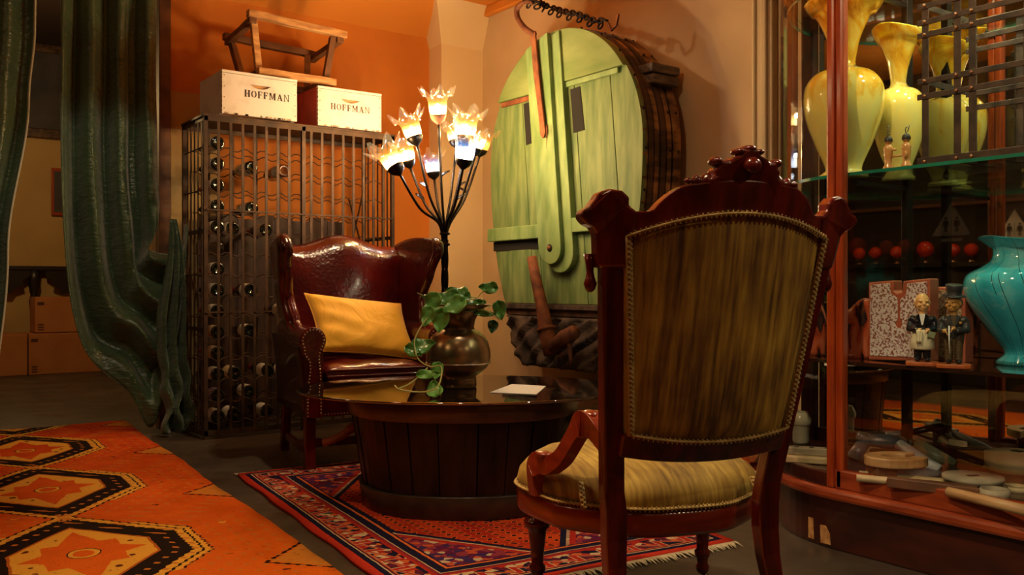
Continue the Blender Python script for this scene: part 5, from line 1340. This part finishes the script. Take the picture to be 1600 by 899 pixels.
# small orange patches on the plinth, lighter than its wood
def kpt(px, py, k=-.012):
    best = None
    pl = kplan(k, 60)
    d = ray(px, py)
    for a_, b_ in zip(pl, pl[1:]):
        # intersect ray (x,y) with segment
        ex1, ey1 = b_[0]-a_[0], b_[1]-a_[1]; den = d.x*ey1-d.y*ex1
        if abs(den) < 1e-9: continue
        s_ = (a_[0]*ey1-a_[1]*ex1)/den; q = (a_[0]*d.y-a_[1]*d.x)/den
        if -.001 <= q <= 1.001 and s_ > 0 and (best is None or s_ < best[0]): best = (s_, Vector((d.x*s_, d.y*s_, CH+d.z*s_)))
    return best[1]

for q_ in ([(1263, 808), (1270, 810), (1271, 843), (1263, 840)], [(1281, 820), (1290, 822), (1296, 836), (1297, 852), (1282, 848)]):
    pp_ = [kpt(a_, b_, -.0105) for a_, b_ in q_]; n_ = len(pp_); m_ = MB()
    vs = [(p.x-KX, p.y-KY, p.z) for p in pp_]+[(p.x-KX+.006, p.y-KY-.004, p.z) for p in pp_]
    m_._add(vs, [tuple(range(n_)), tuple(range(n_, 2*n_))[::-1]]+[(i, (i+1) % n_, n_+(i+1) % n_, n_+i) for i in range(n_)], False); o = m_.build('orange_patch', 'old_wood', cab); o['label'] = 'small orange patch on the dark plinth'
SH1, SH2 = .618, 1.236
# ---- art glass vases
def vase(px, Y, h_, rb, label, mt, tint=0):
    v = P(px, 449.5, Y); t_ = thing('glass_vase', label, 'vase', (v.x, v.y, SH2+.0005), 0, 'amber vases on the upper shelf')
    s_ = rb
    prof = [(.0, 0), (s_*.62, 0), (s_*.62, .012), (s_*.46, .028), (s_*.48, .05), (s_*.72, h_*.20), (s_*.93, h_*.33), (s_, h_*.43), (s_*.96, h_*.52), (s_*.74, h_*.585), (s_*.42, h_*.615), (s_*.30, h_*.64), (s_*.33, h_*.70), (s_*.44, h_*.80), (s_*.66, h_*.90), (s_*.90, h_*.965), (s_*.99, h_), (s_*.94, h_*.995), (s_*.60, h_*.90), (s_*.30, h_*.75), (s_*.24, h_*.66)]
    pts_ = [Vector((a_, 0, b_)) for a_, b_ in prof]; sp = spline(pts_[3:17], 4); prof2 = prof[:3]+[(p.x, p.z) for p in sp]+prof[17:]
    MB().lathe([(a_, b_) for a_, b_ in prof2], 56, wob=lambda k, a_, r, z: (r, z+(.012*math.sin(a_*2+tint) if z > h_*.93 else 0)), cap=False).build('glass_body', mt, t_)
    return t_
vase(1318, 3.116, .622, .133, 'taller amber art glass vase, nearest the corner stile', 'amber_vase')
vase(1404, 3.168, .535, .090, 'shorter amber art glass vase behind the iron standard', 'amber_vase', 2)
bv = P(1597, 449.5, 2.80)
t = thing('glass_vase', 'turquoise art glass vase with dark swirling lines, wide mouth', 'vase', (bv.x, bv.y, SH1+.0005))
pr_ = [(.075, 0), (.075, .01), (.05, .03), (.055, .05), (.10, .11), (.150, .185), (.166, .235), (.156, .28), (.112, .308), (.086, .33), (.083, .362), (.105, .39), (.124, .397), (.116, .392), (.078, .36)]
sp = spline([Vector((a_, 0, b_)) for a_, b_ in pr_[2:13]], 4)
MB().lathe([(.0, 0)]+pr_[:2]+[(p.x, p.z) for p in sp]+pr_[13:], 64, wob=lambda k, a_, r, z: (r, z+(.006*math.sin(a_*3) if z > .38 else 0)), cap=False).build('glass_body', 'blue_vase', t)
MB().lathe([(.078, -.0), (.08, .008), (.055, .022)], 40, cap=False).build('foot', 'clear_glass', t)

# ---- carved corkscrew pair on the upper shelf
for (px, lab, kind) in ((1388, 'turned wooden figure corkscrew with coiled screw pointing up', 0), (1416, 'turned wooden figure corkscrew with hooked opener on top', 1)):
    v = onx(px, 262, KX+.085); s_ = .118/.10
    t = thing('corkscrew', lab, 'corkscrew', (v.x, v.y, SH2+.0005), 0, 'carved corkscrews on the shelf edge')
    MB().lathe([(0, 0), (.017, 0), (.016, .008), (.010, .018), (.012, .035), (.014, .05), (.013, .058), (.0155, .066), (.012, .074), (.0075, .080), (.0, .081)], 22, cap=False).build('turned_body', 'screw_wood', t)
    MB().ell((0, 0, .092), (.0125, .0125, .0135), 18, 12).build('head', 'screw_wood', t)
    MB().lathe([(.0132, .088), (.0135, .094), (.011, .102), (.005, .107), (0, .1075)], 18, cap=False).build('cap', 'board', t)
    if kind == 0:
        MB().tube([(.0042*math.cos(k*.55), .0042*math.sin(k*.55), .106+k*.00075) for k in range(52)], .0013, 6).build('spiral_screw', 'chrome', t)
        MB().tube([(0, -.012, .062), (.0, -.026, .061)], .0035, 8).build('peg', 'screw_wood', t)
        MB().tube([(0, -.010, .040), (0, -.05, .040)], .0032, 8).build('dowel', 'screw_wood', t)
    else:
        MB().tube([(0, 0, .106), (0, .003, .118), (-.001, .001, .125), (0, -.010, .131), (0, -.011, .131), (0, -.004, .112)], .0016, 6).build('opener', 'chrome', t)
        MB().tube([(-.014, -.006, .05), (-.016, -.010, .038), (-.013, -.004, .028)], .0035, 8).build('lever_arm', 'screw_wood', t)

# ---- riveted iron lattice crate on the upper shelf
la = onx(1443, 240, KX+.10); YL_ = la.y
t = thing('iron_lattice_crate', 'open crate of riveted dark iron straps on the upper glass shelf', 'crate', (KX+.10, YL_, SH2+.001))
LH = .50; LL = .62; LD = .30
zv = [.012, .215, .262, .405, .445, .495]
def strap(a_, b_, w_, th, xd): return MB().bar([a_, b_], w_, th, xd).build('strap', 'lattice_iron', t, bevel=.0015)
for x_ in (0, LD):
    for y_ in (0.0, -.10, -.145, -.30, -.345, -.47, -.60): 
        if x_ == LD and y_ in (-.10, -.345): continue
        strap((x_, y_-.006, 0), (x_, y_-.006, LH), .004, .022, (1, 0, 0))
    for z in zv: strap((x_-.004, .018, z), (x_-.004, -LL, z), .004, .018 if z > .02 else .028, (1, 0, 0))
for z in (.012, .262, .495):
    for y_ in (0, -.60): strap((0, y_-.006, z), (LD, y_-.006, z), .004, .02, (0, 1, 0))
for y_ in (-.10, -.20, -.30, -.40, -.5): strap((0, y_, .004), (LD, y_, .004), .02, .004, (0, 1, 0))
m_ = MB()
for z in zv:
    for y_ in (0.0, -.10, -.145, -.30, -.345, -.47, -.60): m_.ell((-.008, y_-.006, z), (.004, .006, .006), 8, 5)
o = m_.build('rivets', 'rivet', t); o['kind'] = 'stuff'; o['label'] = 'copper-coloured rivet heads'

# ---- middle shelf pieces
def frame_at(px, py, x0, z): v = onx(px, py, x0); return v.y
def pxz(py, px, x0): return onx(px, py, x0).z
# speckled slab with a key-shaped notch, faces the front
XS = KX+.15
def slabvase(ptsout, ptsin, x0, label, rim_m, face_m, z_, ryaw=0):
    po = [onx(a_, b_, x0) for a_, b_ in ptsout]; pi2 = [onx(a_, b_, x0) for a_, b_ in ptsin]
    yc_ = sum(p.y for p in po)/len(po); zb_ = min(p.z for p in po)
    t_ = thing('ceramic_slab_vase', label, 'vase', (x0, yc_, z_+.0005), ryaw, 'flat slab vases on the middle shelf')
    MB().prism([(p.y-yc_, p.z-zb_) for p in po], 'x', 0, .055).build('body', rim_m, t_, bevel=.004)
    MB().prism([(p.y-yc_, p.z-zb_) for p in pi2], 'x', -.0025, .001).build('speckled_face', face_m, t_, bevel=.001)
    return t_, yc_, zb_
so = [(1357, 567), (1357, 448), (1398, 447), (1399, 463), (1414, 466), (1414, 447), (1453, 448), (1453, 570)]
so = [(1357, 570), (1357, 449), (1396, 446), (1396, 462), (1402, 466), (1409, 465), (1411, 447), (1453, 443), (1453, 573)]
si = [(1360, 563), (1360, 453), (1391, 450), (1392, 467), (1399, 471), (1403, 475), (1403, 506), (1399, 514), (1402, 520), (1408, 520), (1411, 514), (1407, 506), (1407, 475), (1416, 469), (1418, 451), (1449, 448), (1449, 568)]
slabvase(so, si, XS, 'white-speckled square slab vase with key-shaped notch, behind butler figurine', 'clay', 'speckle', SH1)
so = [(1459, 566), (1461, 450), (1482, 452), (1486, 458), (1490, 452), (1508, 449), (1508, 570)]
si = [(1463, 560), (1465, 455), (1478, 456), (1486, 466), (1494, 456), (1503, 454), (1503, 564)]
slabvase(so, si, KX+.27, 'brown-speckled slab vase with small V notch, behind top-hat figurine', 'clay', 'speckle2', SH1)
# lava-glazed pieces beside the corner stile
for (px, Yc, hh, ww, lab) in ((1268, 3.20, .20, .055, 'lava-glazed round-topped ceramic piece left of the corner stile'), (1336, 3.08, .205, .085, 'lava-glazed wavy ceramic piece right of the corner stile')):
    v = P(px, 449.5, Yc); t = thing('lava_glaze_vase', lab, 'vase', (v.x, v.y, SH1+.0005), math.radians(-75), 'lava-glazed ceramics')
    def lf(u, v_, sg, hh=hh, ww=ww):
        x = lerp(-ww, ww, u)*(1-.12*(1-v_)); top = hh*(1-.45*abs(2*u-1)**2.6) if ww < .06 else hh*(.88+.10*math.cos(u*9))
        return (x, sg*(.028*(1-abs(2*u-1)**3)+.004), top*v_)
    MB().solid(lambda u, v_: lf(u, v_, -1), lambda u, v_: lf(u, v_, 1), 20, 12).build('body', 'lava', t)
    MB().tube([Vector(lf(k/20, 1, 0))+Vector((0, 0, .001)) for k in range(21)], .0045, 8).build('rim', 'clay', t)

# ---- carved figurines (one remeshed body each, clothing on top)
def figbase(t_):
    MB().prism([(.047, -.030), (.047, .026), (.030, .036), (-.030, .036), (-.047, .026), (-.047, -.030), (-.03, -.038), (.03, -.038)], 'z', 0, .013).build('plinth', 'fig_base', t_, bevel=.003)
def cap(m_, a_, b_, ra, rb, n=6):
    a_ = Vector(a_); b_ = Vector(b_)
    for k in range(n+1): m_.ell(a_.lerp(b_, k/n), lerp(ra, rb, k/n), 12, 8)
def figurine(px, py, Y, label, kind):
    v = P(px, 449.5, Y); d_ = math.atan2(v.y, v.x)
    t_ = thing('carved_figurine', label, 'figurine', (v.x, v.y, SH1+.0005), d_-PI/2, 'carved figurines on the middle shelf')   # local -y faces the camera
    figbase(t_)
    hm = 'skin_fig' if kind == 0 else 'skin_fig2'
    tw_ = .22 if kind == 0 else -.5          # head turned
    m_ = MB(); hz = .193
    Rh = Matrix.Translation((0, 0, hz)) @ Matrix.Rotation(tw_, 4, 'Z')
    m_.ell((0, 0, .004), (.0215, .023, .0265), 20, 14, T=None) if False else None
    def he(c_, r_): q_ = Rh @ Vector(c_); m_.ell(q_, r_, 16, 10, T=Matrix.Rotation(tw_, 4, 'Z'))
    he((0, .001, .008), (.0205, .0225, .023)); he((0, -.003, -.008), (.0185, .019, .019)); he((0, -.012, -.017), (.011, .009, .008))
    he((0, -.0235, -.002), (.0042, .0065, .006)); he((0, -.021, .004), (.0032, .004, .007))
    he((.0095, -.0185, .0075), (.0065, .004, .0028)); he((-.0095, -.0185, .0075), (.0065, .004, .0028))
    he((.011, -.0175, -.006), (.006, .006, .005)); he((-.011, -.0175, -.006), (.006, .006, .005))
    he((0, -.0205, -.0125), (.007, .004, .0018)); he((0, -.0195, -.0160), (.006, .004, .002))
    he((.0208, .002, .0), (.0035, .005, .0075)); he((-.0208, .002, .0), (.0035, .005, .0075))
    cap(m_, (0, .002, .150), (0, .001, .180), .012, .0115, 4)
    m_.ell((0, .004, .150), (.020, .014, .012))
    # hands
    for s in (-1, 1):
        hx = .012*s+(.004 if kind == 0 else -.012); hy = -.034; hzz = .110 if kind == 0 else .115+.004*s
        m_.ell((hx, hy, hzz), (.0075, .0065, .0065), 12, 8)
        for f_ in range(4): cap(m_, (hx+.004*s-.0025*s*f_, hy-.005, hzz+.003), (hx-.006*s-.001*s*f_*.5, hy-.008-.0005*f_, hzz-.004-.0022*f_), .0024, .0018, 3)
        cap(m_, (hx+.002*s, hy-.002, hzz+.005), (hx-.006*s, hy-.007, hzz+.006), .0026, .0018, 3)
    m_.build('head_and_hands', hm, t_, remesh=.0013)
    for s in (-1, 1):
        q_ = Rh @ Vector((.0085*s, -.0212, .0025)); MB().ell(q_, (.0026, .0014, .0012), 8, 6).build('eye', 'fig_black', t_)
    cm = 'fig_black' if kind == 0 else 'fig_coat'
    # jacket with sleeves
    m_ = MB(); m_.ell((0, .002, .133), (.031, .020, .026), 20, 12); m_.ell((0, .003, .110), (.028, .020, .028), 20, 12)
    for s in (-1, 1):
        m_.ell((.027*s, .002, .144), (.012, .013, .012)); cap(m_, (.031*s, .004, .140), (.036*s, -.002, .114), .0115, .0105); cap(m_, (.036*s, -.002, .114), (.017*s+(.0 if kind == 0 else -.006), -.026, .112), .0105, .0085)
        if kind: cap(m_, (.016*s, .012, .10), (.017*s, .016, .058), .015, .009)
    m_.build('jacket', cm, t_, remesh=.0018)
    # shirt front, lapels, tie
    MB().prism([(-.010, .160), (.010, .160), (.003, .126), (-.003, .126)], 'y', -.0205, -.010).build('shirt_front', 'fig_shirt' if kind == 0 else 'fig_trouser', t_, bevel=.001)
    for s in (-1, 1): MB().prism([(s*.009, .162), (s*.017, .155), (s*.014, .142), (s*.004, .122), (s*.002, .126)], 'y', -.0235, -.012).build('lapel', cm, t_, bevel=.001)
    # trousers
    m_ = MB()
    for s in (-1, 1): cap(m_, (.012*s, .004, .095), (.013*s, .003, .026), .016, .0115, 8)
    m_.build('trousers', 'fig_black' if kind == 0 else 'fig_trouser', t_, remesh=.0018)
    for s in (-1, 1): MB().ell((.014*s, -.009, .0195), (.0095, .019, .0075), 14, 8).build('shoe', 'fig_black', t_)
    if kind == 0:
        m_ = MB(); m_.lathe([(.024, .112), (.029, .10), (.033, .075), (.034, .055), (.030, .050), (.0, .05)], 28, (0, .001, 0), cap=False); o_ = m_.build('apron', 'fig_white', t_)
        m_ = MB(); m_.solid(lambda u, v_: (lerp(-.017, -.002, u)+.001*math.sin(v_*5), -.043-.002*math.sin(u*14), lerp(.112, .073, v_)), lambda u, v_: (lerp(-.017, -.002, u), -.036, lerp(.112, .073, v_)), 10, 6); m_.build('towel', 'fig_white', t_)
        MB().box((.026, -.040, .098), (.020, .003, .018), T=Matrix.Rotation(.3, 4, 'Y')).build('note_pad', 'fig_green', t_, bevel=.001)
    else:
        T = Matrix.Translation(Rh @ Vector((0, .001, .020))) @ Matrix.Rotation(tw_, 4, 'Z') @ Matrix.Rotation(.12, 4, 'Y') @ Matrix.Rotation(.10, 4, 'X')
        MB().lathe([(.0, .001), (.033, .002), (.034, .004), (.023, .006), (.0215, .008), (.0225, .022), (.0255, .036), (.024, .038), (0, .037)], 28, T=T, cap=False).build('top_hat', 'fig_coat', t_)
        MB().tube([(-.012, -.048, .128), (-.012, -.050, .085), (-.010, -.048, .045)], [.0022, .0018, .0012], 8).build('white_cane', 'fig_shirt', t_)
        MB().lathe([(.0, 0), (.005, 0), (.004, .002), (0, .003)], 10, T=Matrix.Translation((.018, -.020, .136)) @ Matrix.Rotation(PI/2, 4, 'X'), cap=False).build('lapel_flower', 'skin_fig2', t_)
    # hair
    if kind == 0:
        for s in (-1, 1): MB().ell(Rh @ Vector((.0185*s, .008, .004)), (.005, .010, .011), 12, 8).build('hair', 'fig_white', t_)
    else:
        MB().ell(Rh @ Vector((0, .009, .002)), (.0215, .017, .018), 14, 10).build('hair', 'fig_trouser', t_)
    return t_
v1 = onx(1441, 572, KX+.085); figurine(1441, 572, SA*v1.x+CA*v1.y, 'bald butler figurine in black jacket and cream apron holding a towel', 0)
v2 = onx(1490, 578, KX+.085); figurine(1490, 578, SA*v2.x+CA*v2.y, 'figurine in grey top hat and tailcoat holding a white cane', 1)

# ---- wooden foundry patterns and pipes on the cabinet deck
def dk(px, py, z=KF): return FL(px, py, z)
def flat(name, label, cat, pix, z0, h_, mt, zp=None, hole=None, bevel=.003):
    """pattern piece whose top outline is read on the plane of its top face"""
    pts_ = [FL(a_, b_, KF+z0+h_) for a_, b_ in pix]; c_ = sum(pts_, Vector())/len(pts_)
    t_ = thing(name, label, cat, (c_.x, c_.y, KF+z0+.0006), 0, 'wooden foundry patterns on the cabinet deck')
    MB().prism([(p.x-c_.x, p.y-c_.y) for p in pts_], 'z', 0, h_).build('block', mt, t_, bevel=bevel)
    return t_, c_
def wooden(px, py, L_, w_, h_, ang, z0, name, label, mt, shape='plank'):
    c_ = dk(px, py, KF+z0+h_); a0 = math.atan2(-SA, CA)+math.radians(ang)
    t_ = thing(name, label, 'foundry pattern', (c_.x, c_.y, KF+z0+.0006), a0, 'wooden foundry patterns on the cabinet deck')
    return t_
t = wooden(1268, 706, .17, .05, .035, -20, 0, 'wooden_plank', 'tan plank pattern with bored holes at the bowed end of the deck', 'mould_tan')
MB().box((0, 0, .012), (.24, .11, .022)).build('base_board', 'mould_tan', t, bevel=.004); MB().box((.015, 0, .036), (.19, .045, .026)).build('raised_bar', 'mould_grey', t, bevel=.004)
for q in (-.05, 0, .05): MB().lathe([(.008, .0492), (.008, .0498)], 12, (q, 0, 0)).build('bored_hole', 'hole', t)
def horseshoe(t_, R0, R1, h_, mt, a0, a1, sx=1.0, z=0, tail_=0):
    n_ = 22; o_ = [(R0*sx*math.cos(lerp(a0, a1, k/n_)), R0*math.sin(lerp(a0, a1, k/n_))) for k in range(n_+1)]; i_ = [(R1*sx*math.cos(lerp(a1, a0, k/n_)), R1*math.sin(lerp(a1, a0, k/n_))) for k in range(n_+1)]
    return MB().prism(o_+i_, 'z', z, z+h_).build('fork', mt, t_, bevel=.004)
t = wooden(1400, 712, 0, 0, .03, 8, .045, 'fork_pattern', 'orange-brown open fork pattern raised on a dark block, left', 'mould_wood')
horseshoe(t, .075, .035, .03, 'mould_wood', .5, 2*PI-.5, 1.35); MB().box((-.05, 0, -.0225), (.07, .07, .044)).build('block', 'old_dark', t, bevel=.003)
t = wooden(1525, 684, 0, 0, .025, 0, .05, 'fork_pattern', 'tan open fork pattern raised at back of the deck', 'mould_tan')
horseshoe(t, .085, .035, .022, 'mould_tan', .35, 2*PI-.35, 1.25); MB().box((-.05, 0, -.025), (.06, .06, .049)).build('block', 'old_dark', t, bevel=.003)
t = wooden(1590, 716, 0, 0, .04, 0, 0, 'ring_pattern', 'thick round tan disc pattern with square hole, right', 'mould_tan')
MB().lathe([(0, 0), (.10, 0), (.10, .055), (.075, .058), (.072, .062), (0, .062)], 40, cap=False).build('disc', 'mould_tan', t); MB().box((0, 0, .0625), (.034, .034, .002), rz=.6).build('square_hole', 'hole', t)
t = wooden(1520, 744, 0, 0, .012, 0, .03, 'disc_pattern', 'thin pale disc pattern with square slot, in front of the thick one', 'mould_grey')
MB().lathe([(0, 0), (.085, 0), (.085, .012), (0, .012)], 36, cap=False).build('disc', 'mould_grey', t); MB().box((0, 0, .0128), (.036, .018, .001), rz=.2).build('square_slot', 'hole', t); MB().lathe([(.03, -.03), (.03, 0)], 20).build('hub', 'old_dark', t)
t = wooden(1500, 758, 0, 0, .03, -34, .0, 'lever_pattern', 'long brown lever pattern ending in an open ring', 'mould_wood')
m_ = MB(); m_.prism([(-.20, -.014), (.055, -.026), (.055, .026), (-.20, .014)], 'z', 0, .03); m_.build('lever', 'old_dark', t, bevel=.003)
m_ = MB(); m_.lathe([(.030, 0), (.042, 0), (.042, .03), (.030, .03), (.030, 0)], 30, (.088, 0, 0), cap=False); m_.build('ring', 'mould_grey', t)
t = wooden(1410, 746, 0, 0, .02, -28, 0, 'trough_pattern', 'pale grey-tan trough pattern along the front glass', 'mould_grey')
m_ = MB(); m_.solid(lambda u, v: (lerp(-.13, .13, u), lerp(-.032, .032, v), .004+.018*abs(2*v-1)**2), lambda u, v: (lerp(-.13, .13, u), lerp(-.035, .035, v), .0), 12, 10); m_.build('trough', 'mould_tan', t)
p1_ = dk(1482, 769, KF+.014); p2_ = dk(1610, 800, KF+.014)
t = thing('wooden_rod', 'yellow round wooden rod lying along the front rail', 'rod', tuple(p1_.lerp(p2_, .5)))
hv = (p2_-p1_)/2; MB().tube([-hv, hv], .015, 14).build('rod', 'mould_wood', t)
t = wooden(1590, 760, 0, 0, .014, 10, 0, 'ring_pattern', 'small pale ring pattern beside the lever end, lower right', 'mould_grey')
MB().lathe([(.022, 0), (.045, 0), (.045, .014), (.022, .014), (.022, 0)], 30, cap=False).build('ring', 'mould_tan', t)
# pipe assembly
t = thing('pipe_fitting', 'grey cast pipe branch with stubs resting on the patterns', 'pipe fitting', tuple(dk(1400, 712, KF)))
o0 = Vector(t.location)
def dp(px, py, Y): return P(px, py, Y)-o0
MB().tube([dp(1332, 716, 3.16), dp(1350, 692, 3.17)], [.024, .022], 14).build('branch', 'pipe_grey', t)
MB().tube([dp(1345, 686, 3.17), dp(1385, 690, 3.17), dp(1420, 692, 3.17)], [.020, .026, .024], 14).build('body', 'pipe_grey', t)
MB().tube([dp(1340, 681, 3.17), dp(1352, 684, 3.17)], [.016, .018], 12).build('stub', 'pipe_grey', t)
MB().tube([dp(1385, 682, 3.20), dp(1420, 679, 3.20)], [.018, .016], 12).build('stub', 'pipe_grey', t)
MB().tube([dp(1405, 696, 3.14), dp(1445, 722, 3.04), dp(1468, 734, 3.0)], [.022, .020, .0175], 16).build('tapered_arm', 'pipe_white', t)
c1, c2 = P(1430, 697, 3.18), P(1492, 727, 3.10)
t = thing('tapered_cone', 'olive green tapered cone lying behind the grey pipe', 'cone', tuple(c1)); MB().tube([Vector(), (c2-c1)], [.032, .019], 20).build('cone', 'pipe_green', t)
c1, c2 = P(1424, 676, 3.2), P(1473, 665, 3.2)
t = thing('iron_rod', 'short dark iron rod propped upward behind the pipe fitting', 'rod', tuple(c1)); MB().tube([Vector(), (c2-c1)], [.012, .012], 12).build('shaft', 'black_iron', t); MB().tube([(c2-c1)*.98, (c2-c1)*1.04], [.013, .010], 12).build('tip', 'black_iron', t)
c1 = dk(1540, 705, KF)
t = wooden(1375, 700, 0, 0, .02, 10, 0, 'wooden_block', 'small tan wooden block at back of the deck near the corner stile', 'mould_tan'); MB().box((0, 0, .012), (.12, .06, .024)).build('block', 'mould_tan', t, bevel=.003)
MB().box((.03, 0, .03), (.04, .05, .012)).build('cleat', 'mould_wood', t, bevel=.002)
# cream jar in the bowed end
c1 = FL(1252, 680, .28); c1.z = KF
v = P(1251, 449.5, 3.5)
t = thing('cream_jar', 'small cream ceramic jar in the bowed end of the cabinet', 'jar', (v.x, v.y, KF+.0005))
MB().lathe([(0, 0), (.028, 0), (.032, .01), (.033, .07), (.036, .075)], 28, cap=False).build('body', 'cream', t)
MB().lathe([(.037, .075), (.040, .082), (.040, .098), (.034, .11), (.026, .125), (.024, .122), (.03, .108)], 28, cap=False).build('collar', 'cream', t)

# ================================================================== seen in the cabinet's mirror: the bar side of the room
t = thing('back_bar', 'dark back bar with a black shelf, seen in the cabinet mirror', 'bar', (-1.75, 4.4, 0))
MB().box((0, 0, .5), (.4, 1.9, 1.0)).build('bar_body', 'board', t, bevel=.01); MB().box((.02, 0, 1.06), (.44, 2.0, .05)).build('bar_top', 'console', t, bevel=.01)
MB().box((-.14, 0, 1.62), (.16, 1.9, .03)).build('bar_shelf', 'old_dark', t, bevel=.004)
for y_ in (-.92, .92): MB().box((-.14, y_, 1.5), (.16, .04, .9)).build('upright', 'cab_dark', t)
pos_ = [('at the far end', 5.05), ('second from far end', 4.88), ('third from far end', 4.66), ('in the middle, largest', 4.38), ('second from near end', 4.12), ('at the near end', 3.96)]
for i, (w__, y_) in enumerate(pos_):
    t = thing('red_glass_globe', 'red glass globe lamp on the bar, %s' % w__, 'globe', (-1.68, y_, 1.0855), 0, 'red glass globes on the bar')
    r_ = .075 if 'largest' in w__ else .058
    MB().lathe([(.04, 0), (.04, .008), (.012, .02), (.010, .06)], 18).build('stem', 'brass', t); MB().ell((0, 0, .05+r_), r_, 24, 16).build('globe', 'red_glass', t)
# restroom door and its plate
t = struct(MB().box((-1.985, 3.45, 1.05), (.04, .8, 2.1)).build('door_1', 'cab_dark', bevel=.006), 'dark door on the bar side')
t = thing('restroom_sign', 'white triangular restroom sign with standing figures on dark door', 'sign', (-1.962, 3.72, 1.28))
MB().prism([(-.16, 0), (.16, 0), (0, .27)], 'x', 0, .005).build('plate', 'sign_white', t); MB().box((.002, 0, -.035), (.004, .17, .024)).build('caption_plate', 'sign_white', t)
for y_ in (-.045, .045):
    m_ = MB(); m_.prism([(y_-.012, .03), (y_-.003, .03), (y_-.003, .07), (y_+.003, .07), (y_+.003, .03), (y_+.012, .03), (y_+.014, .10), (y_+.022, .07), (y_+.028, .075), (y_+.020, .122), (y_-.020, .122), (y_-.028, .075), (y_-.022, .07), (y_-.014, .10)], 'x', .005, .007)
    m_.build('figure_body', 'sign_black', t); MB().lathe([(0, 0), (.011, 0), (.011, .002), (0, .002)], 14, T=Matrix.Translation((.005, y_, .138)) @ Matrix.Rotation(PI/2, 4, 'Y'), cap=False).build('figure_head', 'sign_black', t)
m_ = MB(); m_.box((.006, 0, .09), (.002, .003, .12)); m_.build('divider', 'sign_black', t)
# a globe pendant over the bar side
t = thing('globe_pendant', 'warm glass globe pendant on the bar side of the room', 'lamp', (-1.2, 2.2, 2.3))
MB().ell((0, 0, 0), .14, 28, 18).build('globe', emis('lit opal', (1, .72, .35), 3.0), t); MB().tube([(0, 0, .14), (0, 0, .62)], .008, 8).build('cord', 'black_iron', t); MB().lathe([(.05, .12), (.04, .16), (.012, .18)], 18).build('cap', 'brass_dark', t)
point('globe_pendant_light', (.3, 0, -.15), 9, (1, .66, .32), .12, t)
